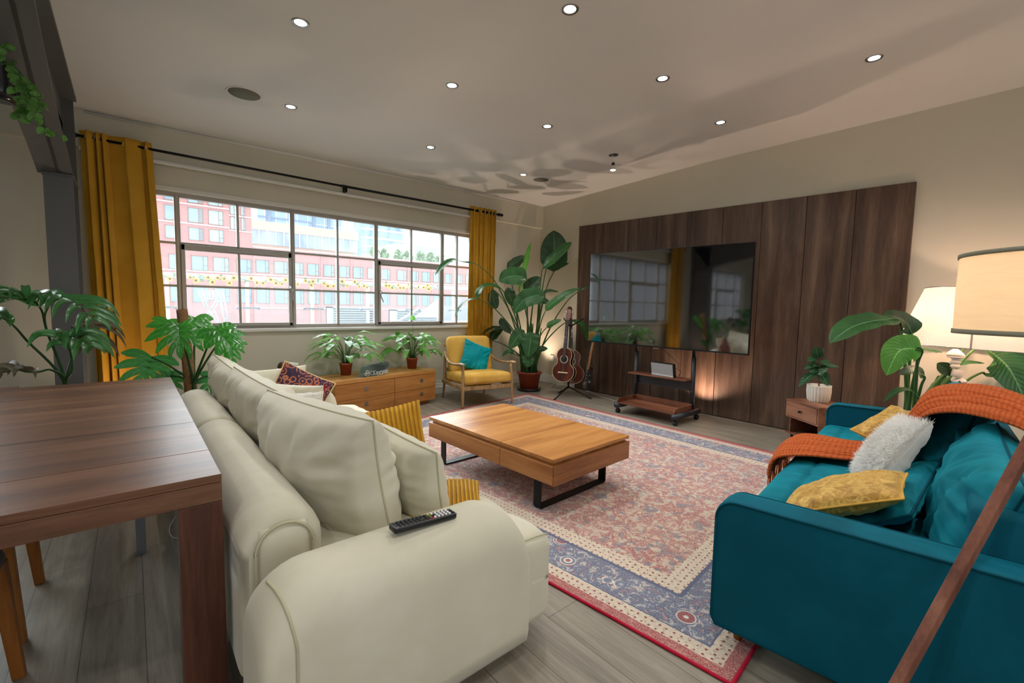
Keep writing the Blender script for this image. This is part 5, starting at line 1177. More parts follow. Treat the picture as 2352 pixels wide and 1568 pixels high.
# ---- cabinet under the window
M_cab = wood('golden_oak', ((150, 98, 46), (182, 126, 64), (204, 150, 86)), 'X', .9, .38, .4, .03)
M_cabd = wood('golden_oak_front', ((134, 84, 38), (166, 110, 54), (186, 132, 74)), 'X', .9, .42, .4, .03)
cb = thing('cabinet', 'low golden oak cabinet with four drawers under the window', 'cabinet', CB, CA)
W_, Dp = 1.435, .50
b = MB(); b.bb((0, .005, .05), (W_, Dp, .40)); b.build('carcass', M_cab, cb, world=False, bevel=.002)
b = MB(); b.bb((-.004, -.006, .405), (W_+.004, Dp, .45)); b.build('top', M_cab, cb, world=False, bevel=.002)
b = MB(); b.bb((.06, .06, 0), (W_-.06, Dp-.03, .05)); b.build('plinth', M_cabd, cb, world=False)
xs = W_*.545
for x0, x1 in ((.004, xs-.003), (xs+.003, W_-.004)):
    for z0, z1 in ((.055, .222), (.226, .40)):
        b = MB(); b.bb((x0, -.012, z0), (x1, .006, z1)); d_ = b.build('drawer', M_cabd, cb, world=False, bevel=.001)
        b = MB(); cx, cz = (x0+x1)/2+(.09 if x0 > .1 else 0), (z0+z1)/2+.012; s_ = .021
        for a, c in (((-s_, -s_), (s_, -s_+.007)), ((-s_, s_-.007), (s_, s_)), ((-s_, -s_), (-s_+.007, s_)), ((s_-.007, -s_), (s_, s_))): b.bb((cx+a[0], -.018, cz+a[1]), (cx+c[0], -.011, cz+c[1]))
        b.bb((cx-s_+.006, -.0135, cz-s_+.006), (cx+s_-.006, -.012, cz+s_-.006)); b.bb((cx-.009, -.0175, cz-.011), (cx+.009, -.013, cz+.001)); b.build('handle', M_ring, d_, world=False)
# folded grey fabric blind bundle
M_bl = fabric('grey_blind_fabric', (148, 158, 156), 8, .1, .05, 200, .7)
fb = thing('folded_blind', 'grey vertical blind slats bundled in a heap with white cords on the cabinet', 'folded blind', onc(865, 862))
MBl = Matrix.Translation(onc(862, 860)) @ rotz(CA)
b = MB(); random.seed(2)
for k in range(15):
    z = .004+k*.0062; y = -.09+k*.012; x0 = -.24+.006*k; b.grid(lambda u, v: (x0+.06*k/15+u*(.36+.004*k), y+.085*v+.05*u*u*(1-k/15)-.01*math.sin(u*5), z+.045*math.sin(min(1, u*1.6)*PI*.5)*(k/15)*(1-.2*v)+.004*math.sin(u*9+k)), 14, 4, MBl)
b.build('slats', M_bl, fb)
b = MB()
for k in range(5): b.grid(lambda u, v: (.0+.25*u, .09+.012*k, .008+.115*v*(1-.08*k)), 8, 3, MBl)
b.build('upright_slats', M_bl, fb)
b = MB()
for k in range(16):
    c = Vector((random.uniform(-.22, .10), -.10+random.uniform(-.02, .01), .012+random.uniform(0, .05))); r_ = random.uniform(.012, .026); t0 = random.uniform(0, 6)
    b.tube([c+Vector((r_*math.cos(t0+a*.7), .35*r_*math.sin(t0+a*.7), r_*.8*math.sin(t0+a*.7)+.005)) for a in range(10)], .0022, 5, 24, MBl)
b.build('cords', M_white, fb)
# ---- monstera on a moss pole
M_mon = leafmat('monstera_leaf', (28, 88, 30), (54, 128, 40), .25, .32, 9)
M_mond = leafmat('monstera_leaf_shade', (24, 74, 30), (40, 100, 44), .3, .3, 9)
def monleaf(b, base, tip, width, nrm, lobes=5, seed=0, curl=.25, lift=0.0):
    base, tip, nrm = Vector(base), Vector(tip), Vector(nrm).normalized(); ax = tip-base; L = ax.length; ax.normalize(); sd = ax.cross(nrm).normalized(); up = sd.cross(ax).normalized(); random.seed(seed)
    def P(x, y): # x lateral (-1..1)*width/2, y along 0..1
        r_ = abs(x); return base+ax*(L*y)+sd*(width/2*x)+up*(-curl*width*.5*r_*r_+.10*width*r_-curl*L*.55*max(0, y-.25)**2)
    for sg in (-1, 1):
        for k in range(lobes):
            y0 = .02+.80*k/lobes; a0 = math.radians(118-96*(k/(lobes-1))); ln = (1.0, 1.12, 1.06, .92, .62)[min(4, int(k*5/lobes))]; hw = .56*.9/lobes
            def fn(u, v):
                s = u; bend = a0-math.radians(26)*s; x = s*ln*math.sin(min(bend, PI*.62)+.0); y = y0+.05+s*ln*.46*math.cos(bend)*width/L*1.0
                wv_ = hw*(1.02 if s < .12 else (.80+.55*math.sin(PI*min(1, s*.95)))*(1-max(0, s-.80)/.20*.72)); c_, s_ = math.sin(bend), math.cos(bend)
                t_ = (v-.5)*2*wv_; return P(sg*max(0, x-t_*s_*.55*(s > .05)), y+t_*c_*1.02)
            b.grid(lambda u, v: fn(v, u), 5, 10)
    return b
mp = Vector((.46, 4.62, 0))
mo = thing('monstera', 'monstera plant with split leaves climbing a coir moss pole behind the cream sofa', 'potted plant', mp)
pot(mo, mp, .17, .13, .30, M_black)
M_coir = NT('coir_fibre'); _n = M_coir.noise(M_coir.coord('Object', (1, 1, 3)), 60, 4, .8); M_coir.set(Base_Color=M_coir.ramp(_n, [(.35, rgba((128, 84, 50))), (.65, rgba((190, 142, 98)))]), Roughness=1); M_coir.bump(_n, 1, .012); M_coir = M_coir.m
pt = D(418, 712, 3.83); pbm = D(437, 880, 3.80)
b = MB(); b.tube([(pbm.x, pbm.y, .28), pbm, pt.lerp(pbm, .5), pt], [.048, .047, .042, .040], 16, 30); random.seed(3)
for k in range(160):
    t_ = random.random(); c = pbm.lerp(pt, t_); a = random.uniform(0, 2*PI); q = c+Vector((math.cos(a), math.sin(a), 0))*.041; b.tube([q, q+Vector((math.cos(a)*.015, math.sin(a)*.015, random.uniform(-.015, .02)))], .0007, 3)
for k in range(26):
    a = random.uniform(0, 2*PI); q = pt+Vector((math.cos(a)*.035, math.sin(a)*.035, 0)); b.tube([q, q+Vector((math.cos(a)*.015, math.sin(a)*.015, .018))], .0007, 3)
b.build('moss_pole', M_coir, mo)
root_ = D(445, 885, 3.78)
ML = [((410, 744), (414, 812), 118, 'c', 3.65, 0, 5), ((448, 730), (462, 800), 70, 'm', 3.95, 0, 5), ((496, 756), (556, 822), 88, 'm', 3.6, 0, 5), ((515, 770), (545, 850), 60, 'c', 3.75, 0, 4), ((348, 820), (318, 896), 108, 'c', 3.7, 1, 5), ((386, 862), (408, 905), 56, 'c', 3.75, 1, 4), ((488, 862), (470, 905), 50, 'c', 3.9, 1, 4), ((385, 735), (372, 765), 60, 'm', 3.95, 0, 4)]
for k, (a, c, w_, kd, d_, mi, lb) in enumerate(ML):
    A, Bt = D(*a, d_), D(*c, d_-.10); b = MB(); monleaf(b, A, Bt, w_/FPX*d_, nv(kd, A), lb, k); b.build('leaf', (M_mon, M_mond)[mi], mo)
    b = MB(); m_ = root_.lerp(A, .5)+Vector((0, 0, .03)); b.tube([root_+Vector((0, 0, -.2)), root_, m_, A], [.010, .011, .008, .005], 8, 18); b.build('petiole', M_stemd, mo)
# ---- kentia palm by the steel column
M_palm = leafmat('palm_leaflet', (30, 76, 40), (66, 122, 62), .3, .25, 3); M_palmd = leafmat('palm_leaflet_dark', (52, 50, 34), (86, 76, 50), .6, .15, 3)  # second leaflet material is a darker, browner green
pp_ = Vector((-.40, 4.30, 0)); pl = thing('kentia_palm', 'arching kentia palm standing in front of the dark steel column', 'potted plant', pp_)
pot(pl, pp_, .17, .13, .32, M_black)
def frond(pts, d_, n, L, mat, seed, down=.6, wid=.026, spreadpx=None, both=True, dark=False):
    random.seed(seed); P = catmull([D(x, y, (d_ if not isinstance(d_, list) else d_[i])) for i, (x, y) in enumerate(pts)], 40)
    s_ = MB(); s_.tube([Vector((pp_.x, pp_.y, .30)), D(150, 884, 3.02)] + [P[i] for i in (0, 8, 16, 24, 32, 39)], [.010, .009, .007, .006, .004, .002, .0015, .001], 7, 40); s_.build('stalk', M_stemd, pl)
    tot = 40
    for k in range(n):
        t_ = .28+.72*k/(n-1); i = min(38, int(t_*39)); p = P[i]; tan = (P[i+1]-P[i-1]).normalized()
        for sg in ((-1, 1) if both else (1,)):
            sd = tan.cross(Vector((0, 0, 1))).normalized()*sg; ln = L*(math.sin(PI*(.22+.70*k/(n-1))))**.7*random.uniform(.85, 1.1)
            d1 = (sd*.85+tan*(.35+.5*k/n)+Vector((0, 0, .25+random.uniform(-.1, .15)))).normalized()
            q = [p, p+d1*ln*.35, p+d1*ln*.72+Vector((0, 0, -down*ln*.18)), p+d1*ln*.95+Vector((0, 0, -down*ln*.55))]
            m_ = MB(); m_.leaf(q, wid*random.uniform(.8, 1.15), ((CAM-p).normalized()*.9+Vector((random.uniform(-.3, .3), random.uniform(-.3, .3), .7))), fold=.45, n=10, m=3, prof=lambda t: (min(1, t/.18))**.6*(1-max(0, (t-.3)/.7)**1.6) if t < 1 else 0); m_.build('leaflet', mat, pl)
frond([(108, 760), (92, 705), (62, 688), (15, 690), (-50, 720)], [2.98, 2.9, 2.82, 2.75, 2.7], 14, .36, M_palm, 1, .6, .050)
frond([(105, 750), (112, 700), (140, 688), (178, 700), (215, 735)], [2.98, 2.98, 2.95, 2.9, 2.88], 9, .26, M_palm, 2, 1.0, .050)
frond([(165, 850), (160, 800), (148, 778), (172, 772), (205, 795)], 2.98, 6, .23, M_palm, 3, 1.2, .062)
frond([(60, 780), (20, 738), (-20, 730), (-80, 750)], [2.92, 2.85, 2.8, 2.7], 9, .30, M_palm, 4, .9, .046)
frond([(175, 790), (192, 752), (212, 748), (222, 790)], 3.15, 6, .20, M_palmd, 5, 1.2, .044)
frond([(120, 850), (70, 855), (30, 850), (-30, 870)], [2.9, 2.8, 2.75, 2.7], 6, .20, M_palmd, 6, .9, .042)
# ---- hanging pot with trailing vine at top left
hp = D(2, 185, 2.5); hg = thing('hanging_planter', 'glossy dark hanging pot with trailing green vine at the top left edge', 'hanging plant', (hp.x, hp.y, hp.z-.10))
rp = .100
b = MB(); b.lathe([(0, -.105), (rp*.75, -.105), (rp*.85, -.08), (rp, .07), (rp+.006, .075), (rp+.006, .09), (rp-.008, .09), (rp-.014, .07), (0, .06)], hp, 40); b.build('pot', plain('glossy_charcoal_pot', (34, 36, 42), .15), hg)
b = MB()
for k in range(3):
    a = k*2*PI/3+.6; b.tube([hp+Vector((rp*math.cos(a), rp*math.sin(a), .085)), Vector((hp.x, hp.y, 2.84))], .0018, 5)
b.build('hanger', M_metal_black, hg)
M_vine = leafmat('vine_leaf', (48, 88, 34), (90, 138, 58), .35, .3, 8)
random.seed(6); vpts = [(28, 190), (60, 230), (85, 262), (110, 288), (148, 318)]
vines = [[(20, 150), (35, 130), (40, 110), (20, 104)], [(30, 155), (50, 185), (75, 205), (85, 225)], [(34, 160), (60, 200), (80, 235), (100, 245)], [(30, 160), (40, 220), (60, 260), (45, 262)], [(34, 165), (58, 215), (62, 270), (92, 290), (120, 300), (150, 326)], [(30, 160), (66, 200), (90, 240), (84, 262), (105, 290)], [(5, 150), (0, 125), (12, 112), (30, 118)]]
for k, vp in enumerate(vines):
    P = catmull([D(x, y, 2.46-.02*k) for x, y in vp], 22); s_ = MB(); s_.tube(P, .0022, 5); vv = s_.build('vine_stem', M_stem, hg)
    m_ = MB()
    for i in range(2, 22, 1 if k < 4 else 2):
        p = P[i]; a = random.uniform(0, 2*PI); dr_ = Vector((_r*math.cos(a)+_u*math.sin(a)*.8))*.045+_f*-.015; m_.leaf([p, p+dr_*.5, p+dr_+Vector((0, 0, -.008))], random.uniform(.030, .042), (CAM-p).normalized()+Vector([random.uniform(-.5, .5) for _ in range(3)]), fold=.2, n=7, m=5, prof=lambda t: math.sin(PI*t**.7)**.6 if t < 1 else 0)
    m_.build('vine_leaves', M_vine, vv)
# ---- rubber plant in fluted pot on the nightstand
rc = atz(1879, 921, .453); rc = Vector((rc.x, rc.y, .4525)); rpz = thing('rubber_plant', 'young rubber plant in a white fluted pot on the nightstand', 'potted plant', rc)
b = MB(); n_ = 192; prf = [(.080, 0), (.092, .02), (.099, .10), (.100, .148)]; vs = []; fs = []
for r_, z in prf:
    for k in range(n_): a = 2*PI*k/n_; rr2 = r_*(1+(.028*math.cos(a*24) if z < .14 else 0)); vs.append((rc.x+rr2*math.cos(a), rc.y+rr2*math.sin(a), rc.z+z))
for i in range(3):
    for k in range(n_): fs.append((i*n_+k, i*n_+(k+1) % n_, (i+1)*n_+(k+1) % n_, (i+1)*n_+k))
b.add(vs, fs, None, True); b.lathe([(.100, .148), (.102, .158), (.094, .158), (.09, .13), (0, .13)], rc, 48); b.lathe([(0, 0), (.08, 0)], rc, 48); b.build('pot', plain('white_ceramic', (224, 220, 210), .5), rpz)
b = MB(); top_ = D(1878, 800, 4.3); b.tube([rc+Vector((0, 0, .12)), D(1880, 860, 4.33), top_], [.007, .006, .003], 8, 14); b.build('stem', plain('reddish_stem', (110, 66, 42), .7), rpz)
M_rub = leafmat('rubber_leaf', (34, 70, 48), (58, 102, 66), .18, .12, 14)
RL = [((1879, 824), (1872, 795), 18, 'c'), ((1882, 822), (1893, 800), 14, 'b'), ((1879, 826), (1855, 830), 15, 'm'), ((1879, 838), (1847, 848), 12, 'm'), ((1880, 832), (1906, 842), 22, 'u'), ((1880, 840), (1884, 862), 26, 'c'), ((1878, 846), (1860, 856), 18, 'c'), ((1880, 846), (1928, 842), 10, 'm'), ((1876, 852), (1834, 888), 15, 'm'), ((1881, 852), (1902, 886), 20, 'c'), ((1879, 838), (1868, 842), 16, 'c')]
for a, c, w_, kd in RL:
    A, Bt = D(*a, 4.32), D(*c, 4.25); mid = A.lerp(Bt, .5)+Vector((0, 0, .012)); b = MB(); b.leaf([A, mid, Bt], w_*1.25/FPX*4.3, nv(kd, A), fold=.25, n=10, m=5, prof=lambda t: math.sin(PI*t**.85)**.75 if t < 1 else 0); b.build('leaf', M_rub, rpz)
# ================================================================== ARMCHAIR, TELEVISION, GUITARS
M_ash = wood('pale_oak_chair', ((128, 98, 62), (156, 124, 84), (178, 146, 104)), 'Z', 1.4, .5, .35, .02)
M_must = fabric('mustard_linen', (206, 162, 78), 8, .15, .12, 260, .9, 6.0, (218, 176, 94))
AC, AA = Vector((3.57, 4.93, 0)), math.radians(-10.6)
ac = thing('armchair', 'mustard cushioned wooden armchair with curved oak arms by the window', 'armchair', AC, AA)
W2, Fy, By = .36, -.37, .36     # local: front at -y
for sx in (-1, 1):
    b = MB(); b.tube([(sx*W2, Fy, 0), (sx*W2*.985, Fy+.01, .25), (sx*W2*.97, Fy+.03, .545)], [.014, .021, .017], 10, 12); b.build('leg', M_ash, ac, world=False)
    b = MB(); b.tube([(sx*.32, By+.06, 0), (sx*.325, By-.02, .28), (sx*.33, By-.03, .60)], [.013, .020, .016], 10, 12); b.build('leg', M_ash, ac, world=False)
    b = MB(); b.tube([(sx*.335, By-.03, .66), (sx*.345, By-.12, .60), (sx*.36, By-.28, .545), (sx*.375, Fy+.20, .545), (sx*.375, Fy+.03, .567), (sx*.37, Fy-.05, .565)], [.016, .020, .022, .022, .026, .020], 12, 30, flat=.75); b.build('armrest', M_ash, ac, world=False)
    b = MB(); b.bb((sx*W2-.012, Fy+.02, .235), (sx*W2+.012, By-.02, .285)); b.build('side_rail', M_ash, ac, world=False, bevel=.004)
b = MB(); b.grid(lambda u, v: (-W2+2*W2*u, Fy-.02*math.sin(PI*u)-.0, .235+.05*v), 12, 2); b.grid(lambda u, v: (-W2+2*W2*u, Fy+.022-.02*math.sin(PI*u), .285-.05*v), 12, 2); b.grid(lambda u, v: (-W2+2*W2*u, Fy-.02*math.sin(PI*u)+.022*v, .285), 12, 2)
b.bb((-W2, Fy+.05, .22), (W2, Fy+.07, .26)); b.bb((-.33, By-.03, .235), (.33, By-.005, .285)); b.build('front_rail', M_ash, ac, world=False)
b = MB(); MBk = Matrix.Translation((0, By-.03, .60)) @ Matrix.Rotation(math.radians(-14), 4, 'X')
for z in (-.18, -.02, .16): b.box((0, .03, z), (.64, .02, .045), MBk, .006)
b.build('back_slats', M_ash, ac, world=False)
def seatf(q, x, y, z):
    q = Vector(q); q += Vector((0, 0, noise.noise(Vector((q.x*9, q.y*9, z)))*.006)); return q
b = MB(); b.rbox((.69, .66, .135), .05, Matrix.Translation((0, -.06, .355)) @ Matrix.Rotation(math.radians(-3), 4, 'X'), 20, (.008, .008, .022), seatf); b.build('seat_cushion', M_must, ac, world=False)
b = MB(); b.rbox((.64, .15, .52), .062, Matrix.Translation((0, By-.12, .62)) @ Matrix.Rotation(math.radians(-14), 4, 'X'), 22, (.004, .022, .006), seatf); b.build('back_cushion', M_must, ac, world=False)
AM = Matrix.Translation(AC) @ rotz(AA); A3 = AM.to_3x3()
M_turq = fabric('turquoise_satin', (0, 138, 148), 6, .3, .05, 200, .55, 4.0, (10, 158, 168), (80, 210, 220))
cushion('turquoise_cushion', 'bright turquoise cushion tilted on the mustard armchair', 'cushion', .45, .42, .13, AM @ Vector((.02, .07, .60)), A3 @ Vector((.93, .0, -.36)), A3 @ Vector((.34, .28, .88)), M_turq, None, None, wr=.012, seed=4, pinch=.12)
# ---- TV on a rolling stand
XT = 4.90
y0, y1 = 1.945, 4.10
tvw = thing('television', 'huge flat black television reflecting the window, mounted on a rolling stand', 'television', (XT+.02, (y0+y1)/2, .83))
M_scr = plain('glossy_black_screen', (5, 6, 7), .045, 0, .5, IOR=3.0)
zL1, zR1, zL0, zR0 = 2.052, 2.012, .830, .838
def slab(b, x0, x1, m_=0.0, dz0=0.0):
    vs = [(x, y, z) for x in (x0, x1) for y, z in ((y0+m_, zR0+m_+dz0), (y1-m_, zL0+m_+dz0), (y1-m_, zL1-m_), (y0+m_, zR1-m_))]
    b.add(vs, [(0, 3, 2, 1), (4, 5, 6, 7), (0, 1, 5, 4), (1, 2, 6, 5), (2, 3, 7, 6), (3, 0, 4, 7)])
b = MB(); slab(b, XT, XT+.03); b.build('tv_housing', plain('dark_bezel', (38, 40, 44), .3, .7), tvw, bevel=.002)
b = MB(); slab(b, XT-.0015, XT+.002, .006, .012); b.build('screen', M_scr, tvw)
b = MB(); b.bb((XT+.03, 2.45, .95), (XT+.06, 3.6, 1.6)); b.build('rear_panel', M_black, tvw, bevel=.01)
b = MB(); b.bb((XT-.004, 2.98, .822), (XT+.01, 3.06, .832)); b.build('sensor', M_chrome, tvw)
tvs = thing('tv_stand', 'black rolling television stand with walnut shelf and lipped lower tray', 'tv stand', (4.95, 2.98, 0))
XP = 5.03; M_post = plain('gunmetal_tube', (62, 66, 72), .42, .6); M_trayw = wood('stand_walnut', ((82, 46, 32), (112, 68, 48), (134, 88, 64)), 'Y', 1.2, .4, .4, .02)
PY = (2.60, 3.38)
for y in PY:
    b = MB(); b.tube([(XP, y, .10), (XP, y, .75)], .027, 16); b.tube([(XP, y, .33), (XP, y, .345)], .029, 16); b.build('post', M_post, tvs)
    b = MB(); b.tube([(XP, y, .74), (XP, y, 1.5)], .021, 16); b.build('inner_post', M_metal_black, tvs)
    b = MB(); b.tube([(4.58, y-.03*(1 if y > 3 else 1), .10), (5.14, y-.03, .10)], .034, 14); b.build('base_foot', M_post, tvs)
    for x in (4.62, 5.10):
        b = MB(); b.lathe([(0, -.02), (.026, -.02), (.029, -.012), (.029, -.004), (.02, -.003), (.02, .003), (.029, .004), (.029, .012), (.026, .02), (0, .02)], (0, 0, 0), 20, Matrix.Translation((x, y-.03, .0305)) @ Matrix.Rotation(PI/2, 4, 'X')); b.cyl((x, y-.03, .05), (x, y-.03, .085), .009, 8); b.build('caster', M_black, tvs)
b = MB(); b.bb((XT+.06, PY[0]-.02, 1.2), (XP, PY[0]+.02, 1.28)); b.bb((XT+.06, PY[1]-.02, 1.2), (XP, PY[1]+.02, 1.28)); b.bb((XT+.055, PY[0]-.1, 1.1), (XT+.07, PY[1]+.1, 1.4)); b.build('mount_bracket', M_metal_black, tvs)
ty0, ty1, tx0, tx1 = 2.57, 3.345, 4.59, 4.99
b = MB(); b.bb((tx0, ty0, .128), (tx1, ty1, .142)); b.bb((tx1-.012, ty0, .142), (tx1, ty1, .20))
for y in (ty0, ty1-.012):
    P = [(tx0+.0, .142), (tx1, .142), (tx1, .20), (tx0+.035, .188), (tx0+.008, .18), (tx0, .168)]; b.prism(P, Matrix(((1, 0, 0, 0), (0, 0, 1, y), (0, 1, 0, 0), (0, 0, 0, 1))), .012)
b.build('lower_tray', M_trayw, tvs, bevel=.002)
b = MB(); b.bb((4.86, PY[0]+.0, .475), (5.06, PY[1]+.02, .490)); b.build('middle_shelf', M_trayw, tvs, bevel=.002)
b = MB(); b.bb((5.045, PY[0], .345), (5.049, PY[1], .472)); o = b.build('perforated_panel', M_post, tvs)
b = MB()
for i in range(22):
    for j in range(3): y = PY[0]+.05+i*.034+(j % 2)*.017; z = .37+j*.034; b.bb((5.0425, y-.004, z-.006), (5.0455, y+.004, z+.006))
b.build('perforations', M_black, o)
sp = thing('speaker_dock', 'silver fronted tabletop speaker on the middle shelf of the tv stand', 'speaker', (4.93, 2.92, .491), math.radians(-6))
MS = Matrix.Rotation(math.radians(-10), 4, 'Y')
b = MB(); b.box((0, 0, .086), (.055, .32, .165), MS, .008); b.build('speaker_body', M_black, sp, world=False)
b = MB(); b.box((-.0285, 0, .10), (.003, .31, .13), MS); b.build('grille', plain('silver_grille', (158, 162, 164), .5, .4), sp, world=False)
b = MB(); b.box((-.030, 0, .020), (.006, .31, .026), MS, .002); b.build('control_strip', plain('silver_strip', (196, 198, 200), .35, .4), sp, world=False)
b = MB(); b.tube([(5.0, 3.0, .82), (5.06, 2.9, .72), (5.02, 2.79, .65), (5.0, 2.77, .60)], .003, 6, 20); b.tube([(4.97, 2.79, .60), (5.02, 2.75, .56), (4.99, 2.76, .51)], .003, 6, 20); tag(b.build('speaker_cable', M_black), 'thin black cable hanging from the television down to the silver speaker', 'cable')
# ---- guitars on a stand
GS = Vector((4.98, 4.52, 0)); M_tube = plain('stand_black', (24, 25, 26), .45, .3)
gs = thing('guitar_stand', 'black three way guitar stand on splayed tripod legs', 'guitar stand', GS)
b = MB(); b.cyl((GS.x, GS.y, .10), (GS.x, GS.y, 1.02), .014, 12); b.build('post', M_tube, gs)
for f_ in (atz(1273, 918, .01), atz(1357, 915, .01), atz(1283, 903, .01)):
    b = MB(); b.tube([(GS.x, GS.y, .12), (f_.x, f_.y, .012)], .011, 8); b.tube([(f_.x, f_.y, .012), (f_.x+.01*(f_.x-GS.x), f_.y, .011)], .016, 8); b.build('leg', M_tube, gs)
hd = D(1318, 738, 6.62); 
b = MB()
for tgt in ((1295, 731), (1341, 731), (1306, 744)):
    q = D(*tgt, 6.5); b.tube([Vector((GS.x, GS.y, 1.02)), q.lerp(Vector((GS.x, GS.y, 1.02)), .3), q], [.012, .010, .008], 8, 8)
b.build('neck_yokes', M_tube, gs)
b = MB()
for a_ in (.6, 2.7, -1.5): b.tube([(GS.x, GS.y, .22), (GS.x+.11*math.cos(a_), GS.y+.11*math.sin(a_), .24), (GS.x+.12*math.cos(a_), GS.y+.12*math.sin(a_), .27)], .008, 8, 8)
b.build('body_rests', M_tube, gs)
def gmat(name, cs): return wood(name, cs, 'Z', 1.0, .25, .5, .01, .4)
M_gtop = gmat('dark_red_guitar_top', ((44, 16, 12), (76, 30, 24), (98, 42, 34))); M_gside = plain('guitar_side_dark', (38, 16, 12), .25); M_gbrown = gmat('brown_guitar_top', ((70, 28, 14), (98, 44, 24), (118, 58, 34)))
M_bind = plain('cream_binding', (216, 196, 150), .5); M_neck = gmat('maple_neck', ((150, 96, 50), (188, 132, 80), (206, 156, 102))); M_fret = plain('dark_fretboard', (52, 46, 46), .5)
def gout(L, wl, wu, waist):
    pts = []; n = 40
    for i in range(n+1):
        t_ = i/n   # 0 bottom .. 1 top
        lower = math.sin(PI*min(1, max(0, (t_+.0)/.62)))**.55 if t_ < .62 else 0; y = t_*L
        # radius as blend of two circles
        a = wl*math.sqrt(max(0, 1-((t_-.30)/.30)**2)) if t_ < .6 else 0; c = wu*math.sqrt(max(0, 1-((t_-.775)/.225)**2)) if t_ > .55 else 0
        w_ = max(a, c)
        if .42 < t_ < .72: s_ = 1-abs(t_-.57)/.15; w_ = max(w_*(1-s_)+waist*s_, waist*.98) if True else w_
        pts.append((w_, y))
    return [(w_, y) for w_, y in pts]+[(-w_, y) for w_, y in pts[::-1]]
def guitar(name, label, M, L=.49, wl=.19, wu=.14, ws=.115, dep=.10, nl=.44, top=None, side=None, neck=None, strings=True):
    """local x right, y up along the neck, z towards the viewer"""
    r = thing(name, label, 'guitar', M @ Vector((0, 0, 0)), 0, 'guitars on the black stand')
    out = gout(L, wl, wu, ws); b = MB(); b.prism(out, M @ Matrix.Translation((0, 0, -dep)), dep); b.build('body_sides', side, r, bevel=.004)
    b = MB(); b.prism([(x*.985, L*.5+(y-L*.5)*.985) for x, y in out], M @ Matrix.Translation((0, 0, .0)), .002); bd = b.build('soundboard', top, r)
    b = MB()
    for z in (.001, -dep): b.tube([M @ Vector((x, y, z)) for x, y in out], .0035, 6, cap=False)
    b.build('binding', M_bind, r)
    b = MB(); b.lathe([(0, .0026), (.047, .0028)], (0, 0, 0), 28, M @ Matrix.Translation((0, L*.66, 0))); b.build('sound_hole', M_black, bd)
    b = MB(); b.lathe([(.049, .0026), (.060, .0030), (.062, .002)], (0, 0, 0), 28, M @ Matrix.Translation((0, L*.66, 0))); b.build('rosette', plain('pearl_rosette', (170, 165, 150), .4) if 'pearl_rosette' not in bpy.data.materials else bpy.data.materials['pearl_rosette'], bd)
    b = MB(); b.box((0, L*.27, .007), (.15, .020, .012), M, .004); b.box((0, L*.275, .014), (.08, .005, .008), M); b.build('bridge', M_bind if top is M_gtop else M_black, bd)
    b = MB(); b.box((0, L+nl*.5-.02, -.008), (.046, nl+.04, .022), M, .006); b.build('neck', neck, r)
    b = MB(); b.box((0, L+nl*.5-.08, .0065), (.046, nl+.14, .006), M); fbd = b.build('fretboard', M_fret, r)
    b = MB()
    for k in range(19): b.box((0, L+nl-(nl+.13)*(1-.94**k)*1.42, .0102), (.046, .0022, .0016), M)
    b.build('frets', M_chrome, fbd)
    H = M @ Matrix.Translation((0, L+nl, -.006)) @ Matrix.Rotation(math.radians(-10), 4, 'X')
    b = MB(); b.prism([(-.024, 0), (.024, 0), (.034, .03), (.036, .15), (.02, .165), (0, .172), (-.02, .165), (-.036, .15), (-.034, .03)], H @ Matrix.Translation((0, 0, -.014)), .014); hs = b.build('headstock', top if top is not M_gtop else M_gbrown, r, bevel=.002)
    for k in range(3):
        for s_ in (-1, 1):
            b = MB(); b.tube([H @ Vector((s_*.03, .04+k*.042, -.008)), H @ Vector((s_*.055, .04+k*.042, -.008))], .004, 6); b.box((s_*.058, .04+k*.042, -.008), (.012, .016, .008), H, .003); b.build('tuning_peg', M_chrome, hs)
    if strings:
        b = MB()
        for k in range(6): x = -.017+k*.0068; b.tube([M @ Vector((x, L*.27, .012)), M @ Vector((x, L+nl, .013))], .0007, 4)
        b.build('strings', M_chrome, r)
    return r
def gm(px_, py_, d_, lean_r, ang, tx=0):
    """bottom centre of body at pixel; neck leans lean_r (radians, in view plane); ang = yaw of face away from camera"""
    p = D(px_, py_, d_); tc = (CAM-p); tc.z = 0; tc.normalize(); tc = rotz(ang) @ tc; right = Vector((0, 0, 1)).cross(tc).normalized()
    up = (Vector((0, 0, 1))-tc*.16).normalized(); up = (up*math.cos(lean_r)+right*math.sin(lean_r)).normalized()
    return frame(p, right, up)
guitar('acoustic_guitar', 'small dark red parlour guitar at the front left of the stand', gm(1291, 877, 6.45, .075, -.38), .50, .165, .115, .10, .095, .40, M_gtop, M_gside, M_fret)
guitar('acoustic_guitar', 'brown acoustic guitar in the middle, behind the dark red one', gm(1314, 882, 6.75, .02, .32), .52, .19, .14, .12, .09, .50, M_gbrown, M_gside, M_gbrown)
# electric guitar seen from the side
Me = gm(1341, 893, 6.55, -.035, -1.35)
eg = thing('electric_guitar', 'black electric guitar with maple neck turned edge on at the right of the stand', 'guitar', Me @ Vector((0, 0, 0)), 0, 'guitars on the black stand')
b = MB(); out = [(.0, 0), (.10, .01), (.15, .08), (.14, .17), (.105, .22), (.12, .28), (.13, .36), (.09, .37), (.05, .30), (.0, .29), (-.05, .31), (-.10, .41), (-.135, .40), (-.13, .30), (-.11, .22), (-.15, .15), (-.15, .07), (-.10, .01)]
b.prism([tuple(p)[:2] for p in catmull([(x, y, 0) for x, y in out]+[(0, 0, 0)], 60)[:-1]], Me @ Matrix.Translation((0, 0, -.042)), .042); b.build('body', plain('gloss_black_paint', (14, 15, 17), .12), eg, bevel=.008)
b = MB(); b.box((0, .61, -.004), (.05, .66, .022), Me, .006); b.build('neck', M_neck, eg)
